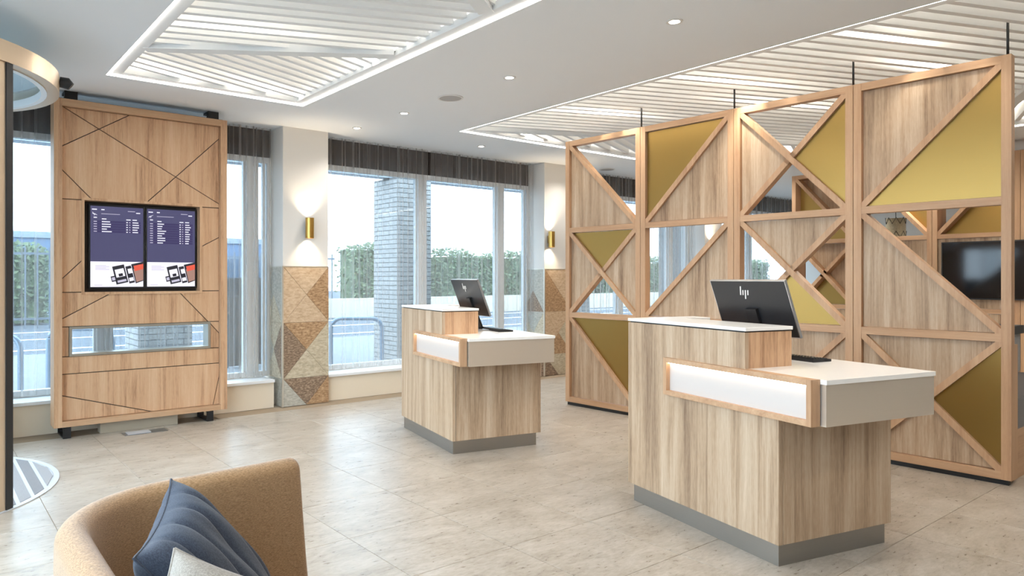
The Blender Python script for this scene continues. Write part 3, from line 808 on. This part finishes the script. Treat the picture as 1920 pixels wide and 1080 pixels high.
# ================================================================== RECEPTION DESKS
def make_desk():
    t = thing('reception_desk', 'x', 'desk', (0, 0, 0), 0, 'oak reception desks')
    # local x: across (b), local y: away (a)
    pbox('plinth', 'plinth_steel', t, 0.004, 0.757, 0.004, 1.107, 0, 0.1, label='brushed steel plinth')
    # front panel with the counter profile
    bm = B(); prism(bm, [(0, 0.0, .1), (0, 1.16, .1), (0, 1.16, 1.103), (0, 0.21, 1.103), (0, 0.21, .9), (0, 0.0, .71)], (0.026, 0, 0))
    obj('front_panel', bm, 'sonoma_oak', t)
    pbox('edge_strip', 'black', t, 0.026, 0.030, 0.004, 1.15, .1, .71)
    pbox('side_panel', 'sonoma_oak', t, 0.030, 0.80, 0.0, 0.026, .1, .715, bev=.001)
    pbox('carcass', 'sonoma_oak', t, 0.030, 0.80, 0.03, 1.16, .1, .715)
    # raised counter box
    pbox('counter_end', 'stand_oak', t, 0.026, 0.325, 0.21, 0.234, .92, 1.103)
    pbox('counter_back', 'stand_oak', t, 0.30, 0.325, 0.234, 1.16, .92, 1.103)
    pbox('counter_return', 'stand_oak', t, 0.325, 0.52, 1.02, 1.16, .92, 1.103)
    bm = B(); prism(bm, [(0.01, 0.22, 1.103), (0.32, 0.22, 1.103), (0.32, 1.02, 1.103), (0.515, 1.02, 1.103), (0.515, 1.15, 1.103), (0.01, 1.15, 1.103)], (0, 0, 0.007)); obj('shadow_gap', bm, 'black', t)
    bm = B(); prism(bm, [(0, 0.205, 1.11), (0.33, 0.205, 1.11), (0.33, 1.01, 1.11), (0.525, 1.01, 1.11), (0.525, 1.165, 1.11), (0, 1.165, 1.11)], (0, 0, 0.018)); bevel(bm, .0015, 1); obj('counter_top', bm, 'white_top', t, label='white counter top')
    # light box
    bm = B()
    x0, x1 = -0.03, 0.028; y0, y1 = -0.205, 0.795; z0, z1 = .708, .92; w = .026
    bm.free()
    lb = pbox('light_box', 'frosted', t, -0.002, 0.002, y0 + w, y1 - w, z0 + w, z1 - w, label='frosted light box lit from its top edge')
    for p, q in ((y0, y0 + w), (y1 - w, y1)): pbox('light_box_stile', 'solid_oak', lb, x0, x1, p, q, z0, z1)
    for p, q in ((z0, z0 + w), (z1 - w, z1)): pbox('light_box_rail', 'solid_oak_flat', lb, x0, x1, y0 + w, y1 - w, p, q)
    pbox('light_strip', 'box_strip', lb, -0.018, -0.008, y0 + w + .004, y1 - w - .004, z1 - w - .006, z1 - w - .001)
    # work tray
    pbox('tray_gap', 'black', t, 0.028, 0.034, -0.2, 0.2, .712, .898)
    pbox('tray_front', 'brushed_steel', t, 0.034, 0.785, -0.232, 1.15, .708, .898, label='brushed steel drawer front and side')
    pbox('worktop', 'white_top', t, 0.03, 0.79, -0.238, 1.155, .898, .92, bev=.0015, label='white worktop')
    return t
def make_monitor():
    t = thing('desktop_monitor', 'x', 'monitor', (0, 0, 0), 0, 'desk monitors')
    # panel plane from top (b .35, z 1.367) to bottom (b .47, z 1.053); local frame: x across desk, y along it
    top, bot = Vector((.35, 0, 1.367)), Vector((.472, 0, 1.053))
    dn = (bot - top); H = dn.length; dn.normalize(); nb = Vector((-dn.z, 0, dn.x)); nb = -nb if nb.x > 0 else nb   # back normal
    y0, y1 = 0.275, 0.825
    def slab(o0, o1, ya, yb, v0, v1):
        bm = B(); p = lambda y, v: top + dn * v + nb * o0 + Vector((0, y, 0))
        prism(bm, [p(ya, v0), p(yb, v0), p(yb, v1), p(ya, v1)], nb * (o1 - o0)); return bm
    obj('back_shell', slab(-.004, .006, y0 + .006, y1 - .006, .006, H - .006), 'monitor_black', t)
    bm = B()
    for a in ((y0, y0 + .007, 0, H), (y1 - .007, y1, 0, H), (y0 + .007, y1 - .007, 0, .007), (y0 + .007, y1 - .007, H - .007, H)):
        p = lambda y, v: top + dn * v + nb * -.012 + Vector((0, y, 0))
        prism(bm, [p(a[0], a[2]), p(a[1], a[2]), p(a[1], a[3]), p(a[0], a[3])], nb * .016)
    obj('bezel', bm, 'silver', t)
    obj('screen', slab(-.012, -.004, y0 + .008, y1 - .008, .008, H - .008), 'black_gloss', t)
    bm = B(); p = top + dn * (H * .62) + Vector((0, .55, 0)); pts = []
    bar(bm, p + nb * .004, Vector((.52, .55, .935)), 0.07, 0.018, up=(1, 0, 0.4)); obj('stand_neck', bm, 'black', t)
    obj('stand_hinge', slab(.006, .026, .51, .59, H * .5, H * .74), 'black', t)
    pbox('stand_base', 'silver', t, .43, .63, .44, .66, .92, .932, bev=.002)
    # four slanted strokes of the logo, on the back (left as seen from the back = far end)
    bm = B(); sl = 0.30
    def stroke(yc, v0, v1, wd):
        q = lambda y, v: top + dn * v + nb * .006 + Vector((0, y, 0))
        k0, k1 = (H * .2 - v0) * sl, (H * .2 - v1) * sl
        prism(bm, [q(yc - k0 - wd / 2, v0), q(yc - k0 + wd / 2, v0), q(yc - k1 + wd / 2, v1), q(yc - k1 - wd / 2, v1)], nb * .0012)
    c = 0.575; u = 0.0075
    stroke(c + .027, H * .105, H * .265, u); stroke(c + .009, H * .175, H * .265, u); stroke(c - .009, H * .175, H * .335, u); stroke(c - .027, H * .175, H * .265, u)
    obj('logo', bm, 'white_top', t)
    return t
def make_keyboard():
    t = thing('keyboard', 'x', 'keyboard', (0, 0, 0), 0, 'desk keyboards')
    bm = B(); prism(bm, [(.545, .26, .92), (.545, .70, .92), (.545, .70, .942), (.545, .26, .942)], (.14, 0, 0))
    for v in bm.verts:
        if v.co.x > .6 and v.co.z > .93: v.co.z = .934
    bevel(bm, .003, 2); case = obj('case', bm, 'black', t)
    kb = B(); box(kb, -.007, .007, -.007, .007, 0, .004)
    k0 = None
    for r_ in range(5):
        for c in range(22):
            x = .556 + r_ * .0245; y = .275 + c * .0195; z = .9415 - .009 * r_ * .0245 / .14 * 1.1
            if k0 is None: k0 = obj('key', kb, 'monitor_black', case); o = k0
            else: o = k0.copy(); COL.objects.link(o)
            o.location = (x, y, z)
    return t
D1 = ((3.244, 1.737, 0), -math.radians(13.85)); D2 = ((3.297, 4.403, 0), -math.radians(12.7))
LB = {'d': ('near oak reception desk, its dark joint and tray corner beside the gold and oak screens', 'oak reception desk standing by the curtained window'),
      'm': ('black backed monitor on the desk beside the oak screens', 'black backed monitor on the desk by the curtained window'),
      'k': ('black keyboard on the desk beside the oak screens', 'black keyboard on the desk by the curtained window')}
LB['d'] = ('oak reception desk standing beside the gold and oak screens', LB['d'][1])
for key, mkf in (('d', make_desk), ('m', make_monitor), ('k', make_keyboard)):
    a = mkf(); a['label'] = LB[key][0]; a.location = D1[0]; a.rotation_euler.z = D1[1]
    b = copy_tree(a); b['label'] = LB[key][1]; b.location = D2[0]; b.rotation_euler.z = D2[1]

# ================================================================== SCREENS (room dividers)
Z0, ZR1, ZR2, ZT = 0.035, 0.98, 1.895, 2.862
def divider(label, Wd, Dp, secs, loc, rz, grp, rod=None, th=0.055, face=-0.008):
    """secs from the top: (kind, {place: material}); kind '\\' '/' 'X' or '' ; local x along the screen, camera side is -y"""
    t = thing('room_divider', label, 'screen', loc, rz, grp)
    h = Dp / 2
    pw = 0.058
    g = 0.002
    pbox('stile', 'solid_oak', t, g, pw, -h, h, Z0, ZT, bev=.0015); pbox('stile', 'solid_oak', t, Wd - pw, Wd - g, -h, h, Z0, ZT, bev=.0015)
    zs = [ZT, ZR2, ZR1, Z0]; rh = th
    for z, lo, hi in ((ZT, -rh, 0), (ZR2, -rh / 2, rh / 2), (ZR1, -rh / 2, rh / 2), (Z0, 0, rh)):
        pbox('rail', 'solid_oak_flat', t, pw, Wd - pw, -h + .002, h - .002, z + lo, z + hi)
    pbox('floor_shoe', 'black', t, 0.02, Wd - .02, -h * .6, h * .6, 0, Z0)
    bounds = [(ZR2 + rh / 2, ZT - rh), (ZR1 + rh / 2, ZR2 - rh / 2), (Z0 + rh, ZR1 - rh / 2)]
    xl, xr = pw, Wd - pw; xm = Wd / 2
    for (z0, z1), (kind, fill) in zip(bounds, secs):
        zm = (z0 + z1) / 2
        TL, TR, BL, BR, C = (xl, z1), (xr, z1), (xl, z0), (xr, z0), (xm, zm)
        def brace(p, q, k):
            L = math.hypot(q[0] - p[0], q[1] - p[1]); dx, dz = (q[0] - p[0]) / L, (q[1] - p[1]) / L
            bw = 0.045; dd = h - .004 - .001 * k
            nx, nz = -dz * bw / 2, dx * bw / 2
            # keep the ends inside the opening
            quad = [(p[0] + nx, p[1] + nz), (q[0] + nx, q[1] + nz), (q[0] - nx, q[1] - nz), (p[0] - nx, p[1] - nz)]
            ext = 0.05
            quad = [(p[0] - dx * ext + nx, p[1] - dz * ext + nz), (q[0] + dx * ext + nx, q[1] + dz * ext + nz), (q[0] + dx * ext - nx, q[1] + dz * ext - nz), (p[0] - dx * ext - nx, p[1] - dz * ext - nz)]
            for e0, e1 in ((BL, BR), (BR, TR), (TR, TL), (TL, BL)):
                s2 = split_poly(quad, e0, e1)
                if len(s2) == 2 or s2:
                    best = [x for x in s2 if sum((e1[0] - e0[0]) * (v[1] - e0[1]) - (e1[1] - e0[1]) * (v[0] - e0[0]) for v in x) > 0]
                    if best: quad = best[0]
            bm = B(); prism(bm, [(x, -dd, z) for x, z in quad], (0, 2 * dd, 0)); obj('brace', bm, 'solid_oak', t)
        if kind == '\\': brace(TL, BR, 0); T = {'ur': [TL, TR, BR], 'll': [TL, BR, BL]}
        elif kind == '/': brace(BL, TR, 0); T = {'ul': [BL, TR, TL], 'lr': [BL, BR, TR]}
        elif kind == 'X':
            brace(TL, BR, 0)
            brace(BL, C, 1); brace(C, TR, 1)
            T = {'t': [TL, TR, C], 'l': [BL, C, TL], 'r': [TR, C, BR], 'b': [BL, BR, C]}
        else: T = {'all': [BL, BR, TR, TL]}
        for k, m_ in fill.items():
            if m_ is None: continue
            poly = inset(T[k], 0.004)
            y = face if k == 'all' else -0.008
            bm = B(); prism(bm, [(x, y, z) for x, z in poly], (0, 0.016, 0))
            obj('gold_infill' if m_ == 'g' else 'wood_infill', bm, 'gold_panel' if m_ == 'g' else 'sonoma_oak', t, label='satin gold infill' if m_ == 'g' else None)
    if rod is not None:
        bm = B(); tube(bm, [(rod, 0, ZT - .002), (rod, 0, 3.14)], 0.008, 8); obj('hanging_rod', bm, 'black', t, True)
    return t
A, Bp = Vector((5.58, 5.40)), Vector((5.704, 1.461))
dv = (Bp - A); LEN = dv.length; dv.normalize(); rz = math.atan2(dv.y, dv.x); WD = LEN / 4
DP = 0.08
# camera sees the -y side; its face should lie on the measured line
n_ = Vector((-dv.y, dv.x)) * (DP / 2)
G = 'gold and oak screens beside the near desk'
S = [('oak screen by the window, its lowest third gold and oak', [('\\', dict(ll='w')), ('X', dict(t='g', l='w', r='w')), ('\\', dict(ur='g', ll='w'))]),
     ('oak screen with a single gold triangle at its top corner', [('/', dict(ul='g', lr='w')), ('/', dict(lr='w')), ('\\', dict(ur='w', ll='w'))]),
     ('oak screen with crossed braces in its top and middle thirds', [('X', dict(r='g', l='w')), ('X', dict(t='w', b='g')), ('X', dict(t='w', l='w', r='w', b='w'))]),
     ('oak screen with a large gold triangle, standing next to the grey bench', [('/', dict(ul='w', lr='g')), ('\\', dict(ll='w')), ('X', dict(t='w', l='w', r='g', b='w'))])]
for k, (lab, secs) in enumerate(S):
    p = A + dv * (WD * k) + n_
    divider(lab, WD, DP, secs, (p.x, p.y, 0), rz, G, WD - .014 if k < 3 else WD - .03)

# second row: deeper screens with a television, parallel, further right
W2_ = 0.9; XU = 10.08
S2 = [('deep oak screen of the second row, standing at its window end', [('\\', dict(ll='g', ur='w')), ('X', dict(t='w', r='w', b='g')), ('', dict(all='w'))]),
      ('deep oak screen of the second row with an open top', [('\\', dict(ur='g')), ('', dict(all='w')), ('', dict(all='w'))]),
      ('deep oak screen of the second row behind the television', [('/', dict(lr='g')), ('', dict(all='w')), ('', dict(all='w'))]),
      ('deep oak screen of the second row beside the television', [('\\', dict(ll='g')), ('', dict(all='w')), ('X', dict(t='w', l='g', r='w', b='w'))])]
for k, (lab, secs) in enumerate(S2):
    divider(lab, W2_, 0.30, secs, (XU + .15, 5.2 - W2_ * k, 0), -pi / 2, 'deep screens of the second row', face=-0.13)
t = thing('television', 'large black wall television mounted on the second row of oak screens', 'television', (XU, 3.28, 1.12))
pbox('bezel', 'black', t, -.055, -.01, -1.62, 0, 0, .70, bev=.003); pbox('screen', 'tv_glass', t, -.059, -.055, -1.606, -.014, .016, .684)
pbox('mount', 'black', t, -.01, .0, -1.0, -.6, .2, .5)
# pendant beyond
t = thing('pendant_lamp', 'patterned drum pendant lamp with black zigzag seen through the screen', 'pendant lamp', (12.5, 4.73, 2.02))
bm = B(); arc_wall(bm, 0, 0, 0.135, 0.14, 0, 2 * pi, 0, .32, 32); ls_ = obj('lamp_shade', bm, 'pendant_shade', t, True)
bm = B()
for zc in (.28, .06):
    pts = [(0.143 * math.cos(2 * pi * k / 16), 0.143 * math.sin(2 * pi * k / 16), zc + (.05 if k % 2 else -.05)) for k in range(17)]
    tube(bm, pts, 0.006, 6)
obj('zigzag_trim', bm, 'black', ls_)
bm = B(); tube(bm, [(0, 0, .30), (0, 0, ZC - 2.02)], .005, 8); obj('cord', bm, 'black', t)
bm = B(); lathe(bm, [(0.01, .1), (0.045, .14), (0.045, .2), (0.015, .25), (0.01, .3)], 0, 0, 16); obj('bulb', bm, 'lens', t, True)
bm = B(); lathe(bm, [(0.05, ZC - 2.02 - .03), (0.05, ZC - 2.02)], 0, 0, 16); obj('ceiling_rose', bm, 'black', t)

# bench at the near end of the screens
t = thing('bench', 'grey upholstered bench with oak base behind the end of the screens', 'bench', (5.80, 1.52, 0))
pbox('end_panel', 'solid_oak', t, 0.0, 0.09, -.045, -.02, 0.02, .93, bev=.002)
pbox('base', 'solid_oak_flat', t, 0.0, 1.8, -.02, .50, 0.0, .34)
pbox('seat', 'bench_dark', t, 0.09, 1.8, -.03, .52, .34, .56, bev=.02)
pbox('backrest', 'bench_grey', t, 0.09, 1.8, .36, .52, .56, .90, bev=.03)
pbox('cap', 'black', t, 0.0, 1.8, .34, .54, .90, .97)

# ================================================================== ARMCHAIR
CH = (0.27, 1.30)     # back-left corner of chair; it faces +X
def armchair():
    t = thing('armchair', 'tan woven tub armchair with rounded back, holding two cushions', 'armchair', (0, 0, 0))
    th, H = 0.09, 0.735
    # plan of the shell's centre line: near arm, rounded back, far arm
    xf, xb, yn, yf, r = 1.08, 0.31, 0.96, 2.36, 0.34
    path = [(xf + .02, yn), ((xf + xb + r) / 2, yn)]
    path += [(xb + r - r * math.sin(a), yn + r - r * math.cos(a)) for a in [k * pi / 2 / 8 for k in range(9)]]
    path += [(xb + r - r * math.cos(a), yf - r + r * math.sin(a)) for a in [k * pi / 2 / 8 for k in range(9)]]
    path += [(xb + r + (xf - xb - r) * k / 6, yf + 0.03 * (k / 6) ** 2) for k in range(1, 7)]
    n = len(path)
    prof = []            # (offset outward, height share): rounded upholstered section
    m = 8
    for k in range(m + 1):
        a = pi * k / m
        prof.append((math.cos(a) * th / 2, 1.0 - th / 2 / H + math.sin(a) * th / 2 / H))
    prof = [(th / 2 - .015, 0.14), (th / 2, 0.5)] + prof + [(-th / 2, 0.5), (-th / 2 - .02, 0.14)]
    bm = B(); rings = []
    for i, (x, y) in enumerate(path):
        a = path[max(0, i - 1)]; b = path[min(n - 1, i + 1)]
        tx, ty = b[0] - a[0], b[1] - a[1]; l = math.hypot(tx, ty); nx, ny = -ty / l, tx / l     # left normal
        ox, oy = -nx, -ny                                                                   # the path runs clockwise: outward is left
        cx, cy = (xf + xb) / 2, (yn + yf) / 2
        if (x - cx) * ox + (y - cy) * oy < 0: ox, oy = -ox, -oy
        fl = 0.05 if i in (0, n - 1) else 0.0     # arm fronts flare forward towards the floor
        rings.append([bm.verts.new((x + ox * o + fl * (1 - z), y + oy * o, z * H)) for o, z in prof])
    for i in range(n - 1):
        for k in range(len(prof)):
            k2 = (k + 1) % len(prof)
            bm.faces.new((rings[i][k], rings[i + 1][k], rings[i + 1][k2], rings[i][k2]))
    bm.faces.new(rings[0]); bm.faces.new(list(reversed(rings[-1])))
    bmesh.ops.recalc_face_normals(bm, faces=bm.faces[:])
    es = [e for e in bm.edges if len(e.link_faces) == 2 and e.calc_face_angle(0) > 1.2]
    bmesh.ops.bevel(bm, geom=es, offset=.035, segments=4, affect='EDGES', profile=0.6)
    o = obj('shell', bm, 'chair_fabric', t, True)
    ms = o.modifiers.new('sub', 'SUBSURF'); ms.levels = 1; ms.render_levels = 1
    pbox('seat_cushion', 'chair_fabric', t, xb + .055, 0.90, yn + .055, yf - .055, 0.26, 0.41, bev=.04)
    pbox('base', 'chair_fabric', t, xb + .1, 0.88, yn + .06, yf - .06, 0.12, 0.26)
    for x in (xb + .12, 0.82):
        for y in (yn + .1, yf - .1):
            bm = B(); tube(bm, [(x, y, 0.0), (x, y, .12)], [.014, .02], 10); obj('leg', bm, 'black', t, True)
    return t
armchair()
def cushion(name, label, mat, size, thick, M, quilt=()):
    n = 40; bm = B(); grid = {}
    for side in (1, -1):
        for i in range(n + 1):
            for j in range(n + 1):
                u, v = 2 * i / n - 1, 2 * j / n - 1
                edge = i in (0, n) or j in (0, n)
                if edge and side == -1: grid[(side, i, j)] = grid[(1, i, j)]; continue
                pin = 1 - 0.10 * (1 - abs(v) ** 2) * abs(u) ** 3, 1 - 0.10 * (1 - abs(u) ** 2) * abs(v) ** 3
                h = thick / 2 * ((1 - u ** 4) * (1 - v ** 4)) ** 0.55
                for q in quilt: h *= 1 - 0.16 * math.exp(-((u - q) / 0.045) ** 2)
                h += 0.006 * math.sin(9 * u + 4 * v * side) * (1 - u * u) * (1 - v * v)
                grid[(side, i, j)] = bm.verts.new(Vector((u * pin[0] * size / 2, v * pin[1] * size / 2, side * h)))
    for side in (1, -1):
        for i in range(n):
            for j in range(n):
                q = [grid[(side, i, j)], grid[(side, i + 1, j)], grid[(side, i + 1, j + 1)], grid[(side, i, j + 1)]]
                bm.faces.new(q if side == 1 else list(reversed(q)))
    bmesh.ops.recalc_face_normals(bm, faces=bm.faces[:])
    t = thing(name, label, 'cushion'); t.matrix_world = M
    obj('cover', bm, mat, t, True)
    bm = B(); h = size / 2; pts = []
    for (sx, sy), (ex, ey) in (((-1, -1), (1, -1)), ((1, -1), (1, 1)), ((1, 1), (-1, 1)), ((-1, 1), (-1, -1))):
        for k in range(n):
            u, v = sx + (ex - sx) * k / n, sy + (ey - sy) * k / n
            pts.append((u * (1 - .10 * (1 - v * v) * abs(u) ** 3) * h, v * (1 - .10 * (1 - u * u) * abs(v) ** 3) * h, 0))
    pts.append(pts[0]); tube(bm, pts, 0.003, 6); obj('piping', bm, mat, t, True)
    return t
def corner_frame(apex, e1, e2, size):
    """square cushion with one corner at apex and its edges along e1 and e2"""
    x = Vector(e1).normalized(); y = Vector(e2); y = (y - x * y.dot(x)).normalized(); z = x.cross(y)
    if z.z < 0: x, y = y, x; z = -z
    M = Matrix((x, y, z)).transposed().to_4x4()
    return Matrix.Translation(Vector(apex) + (x + y) * size / 2) @ M
cushion('cushion', 'slate blue cushion leaning in the corner of the tan armchair', 'cushion_blue', 0.46, 0.17, corner_frame((0.574, 2.12, 0.80), (-0.42, -0.9, -0.11), (0.55, -0.2, -0.81), 0.46), (-0.6, -0.2, 0.2, 0.6))
cushion('cushion', 'pale grey cushion in front of the slate blue one in the armchair', 'cushion_grey', 0.38, 0.13, corner_frame((0.46, 1.67, 0.765), (-0.5, -0.5, -0.7), (0.85, -0.3, -0.42), 0.38))

# ================================================================== OUTSIDE
bm = B(); box(bm, -60, 90, 7.57, 15, -.25, -.02); box(bm, -60, X0 - .06, -40, 7.57, -.25, -.02)
struct('ground', bm, 'paving', 'pale paving outside the windows')
bm = B(); box(bm, -60, 90, 15, 70, -.25, -.06); road = struct('road', bm, 'asphalt', 'grey asphalt road outside')
for y in (16.2, 19.0, 21.5): pbox('road_line', 'road_paint', road, -40, 80, y, y + .18, -.06, -.055)
# canopy over the pavement
bm = B(); box(bm, X0 - 1, 24, 7.6, 8.2, 3.02, 3.5); box(bm, X0 - 1, 24, 9.85, 10.1, 3.02, 3.4); struct('canopy', bm, 'soffit', 'blue grey canopy over the pavement outside')
# brick piers
def pier(x, y, w, d, label, bricks):
    t = thing('brick_pier', label, 'pillar', (x, y, -.02)); H = 3.03
    pbox('core', 'mortar', t, 0.006, w, 0.006, d, 0, H)
    if not bricks: return
    c = 0.075; me = None
    for f in (0, 1):
        length = d if f == 0 else w
        nb_ = round(length / 0.22); bl_ = length / nb_
        b0 = None; bh = None; 
        for r_ in range(int(H / c)):
            off = 0 if r_ % 2 == 0 else bl_ / 2
            s_ = -off
            while s_ < length - .01:
                a, b = max(0, s_), min(length, s_ + bl_); s_ += bl_
                if b - a < .02: continue
                key = 'full' if b - a > bl_ * .9 else 'half'
                src = b0 if key == 'full' else bh
                if src is None:
                    bm = B(); L = (b - a) - .01
                    if f == 0: box(bm, -.006, .008, -L / 2, L / 2, -.032, .032)
                    else: box(bm, -L / 2, L / 2, -.006, .008, -.032, .032)
                    o = obj('brick', bm, 'brick', t)
                    if key == 'full': b0 = o
                    else: bh = o
                else:
                    o = src.copy(); COL.objects.link(o)
                m_ = (a + b) / 2
                o.location = (0, m_, c * (r_ + .5)) if f == 0 else (m_, 0, c * (r_ + .5))
pier(6.08, 9.6, 0.66, 0.74, 'pale brick pier outside the window left of the far monitor', True)
pier(6.08 - 3.87, 9.6, 0.66, 0.74, 'pale brick pier outside behind the flight display stand', True)
pier(6.08 + 3.87, 9.6, 0.66, 0.74, 'pale brick pier outside beyond the oak screens', True)
pier(6.08 + 7.74, 9.6, 0.66, 0.74, 'pale brick pier outside the window past the last column', False)
# bicycle stands
def bike_stand(x, y, label, rot=0.0):
    bm = B(); w, h, r = 0.78, 0.78, 0.16
    pts = [(0, 0, 0), (0, 0, h - r)] + [(r - r * math.cos(a), 0, h - r + r * math.sin(a)) for a in [k * pi / 2 / 6 for k in range(1, 7)]]
    pts += [(w - r + r * math.sin(a), 0, h - r + r * math.cos(a)) for a in [k * pi / 2 / 6 for k in range(7)]] + [(w, 0, 0)]
    t = thing('bicycle_stand', label, 'bicycle stand', (x, y, -.02), rot, 'bicycle stands outside')
    tube(bm, pts, 0.03, 12); obj('hoop', bm, 'galvanised', t, True)
    for q in (0, w):
        bm = B(); lathe(bm, [(.07, 0), (.07, .01)], q, 0, 16); obj('foot_plate', bm, 'galvanised', t)
bike_stand(4.98, 9.75, 'tubular bicycle stand outside the window left of the far desk', -math.radians(38))
bike_stand(2.9, 11.4, 'tubular bicycle stand outside near the stone faced column', -math.radians(38))
bike_stand(1.25, 9.9, 'tubular bicycle stand outside behind the display stand slot', -math.radians(38))
bike_stand(0.25, 9.4, 'tubular bicycle stand outside between the door and the display stand', -math.radians(38))
# low wall, hedges, fence, lamp, buildings
o = pbox('garden_wall', 'low_wall', None, 4, 60, 22.9, 23.3, -.06, .62); tag(o, 'long low cream wall across the road', 'wall')
def hedge(x0, x1, y0, y1, z0, z1, label, seed):
    rnd = random.Random(seed); bm = B()
    box(bm, x0 + .12, x1 - .12, y0 + .12, y1 - .12, z0, z1 - .12)
    area = (x1 - x0) * (z1 - z0)
    for k in range(int(area * 260)):          # leaf sprays over front, top and ends
        u = rnd.random()
        if u < .66: p = Vector((rnd.uniform(x0, x1), y0 + rnd.uniform(-.05, .14), rnd.uniform(z0, z1)))
        elif u < .9: p = Vector((rnd.uniform(x0, x1), rnd.uniform(y0, y1), z1 + rnd.uniform(-.15, .16)))
        else: p = Vector((x0 if rnd.random() < .5 else x1, rnd.uniform(y0, y1), rnd.uniform(z0, z1))) + Vector((rnd.uniform(-.1, .1), 0, 0))
        p.z += .12 * math.sin(1.7 * p.x + seed) * (p.z - z0) / (z1 - z0)
        a = Vector((rnd.gauss(0, 1), rnd.gauss(0, 1), rnd.gauss(0, 1))).normalized() * rnd.uniform(.06, .13)
        b = a.orthogonal().normalized() * rnd.uniform(.04, .07)
        bm.faces.new([bm.verts.new(p + a), bm.verts.new(p + b), bm.verts.new(p - a), bm.verts.new(p - b)])
    o = obj('hedge', bm, 'leaf'); return tag(o, label, 'hedge', 'hedges across the road')
hedge(13.3, 16.4, 24.2, 25.6, 0, 2.6, 'clipped dark hedge across the road, beside the brick pier', 1)
hedge(17.6, 27, 24.2, 25.6, 0, 2.4, 'long dark hedge across the road behind the far monitor', 2)
hedge(28, 44, 24.2, 25.6, 0, 2.3, 'far end of the dark hedge row beyond the screens', 3)
hedge(-4, 3.2, 25.0, 26.4, 0, 2.2, 'dark hedge across the road behind the revolving door', 4)
t = thing('fence', 'thin grey railing along the far side of the road', 'fence', (-6, 23.2, -.06))
pbox('top_rail', 'fence_grey', t, 0, 18, 0, .05, 2.1, 2.16); pbox('bottom_rail', 'fence_grey', t, 0, 18, 0, .05, .25, .31)
k0 = None
for k in range(61):
    if k0 is None: k0 = pbox('picket', 'fence_grey', t, 0, .04, .005, .045, 0, 2.3); o = k0
    else: o = k0.copy(); COL.objects.link(o)
    o.location = (k * .298, 0, 0)
t = thing('board_fence', 'dark vertical board fence outside the window beside the stone faced column', 'fence', (3.75, 10.9, -.02))
for z in (.25, 1.1): pbox('rail', 'fence_grey', t, 0, 1.05, .03, .07, z, z + .08)
for k in range(7): pbox('board', 'fence_board', t, k * .15, k * .15 + .138, 0, .03, 0.02, 1.40)
for k in (0, .98): pbox('post', 'fence_grey', t, k, k + .07, .03, .1, 0, 1.38)
t = thing('street_lamp', 'tall grey street lamp across the road', 'street lamp', (14.9, 32, -.06))
bm = B(); tube(bm, [(0, 0, 0), (0, 0, 5.2)], [.09, .05], 10); obj('post', bm, 'fence_grey', t, True)
bm = B(); box(bm, -.1, .9, -.1, .1, 5.15, 5.27); obj('lamp_head', bm, 'fence_grey', t)
t = thing('office_building', 'blue grey office building with dark windows across the road', 'building', (3.0, 40, -.06))
pbox('wall', 'facade_blue', t, 0, 14, 0, 8, 0, 3.4)
pbox('roof_edge', 'facade_grey', t, -.1, 14.1, -.1, 8.1, 3.4, 3.7)
for k in range(8):
    w_ = pbox('window', 'facade_grey', t, .6 + k * 1.65, 1.8 + k * 1.65, -.05, 0, 1.2, 2.6); pbox('pane', 'facade_pane', w_, .66 + k * 1.65, 1.74 + k * 1.65, -.06, -.05, 1.26, 2.54)
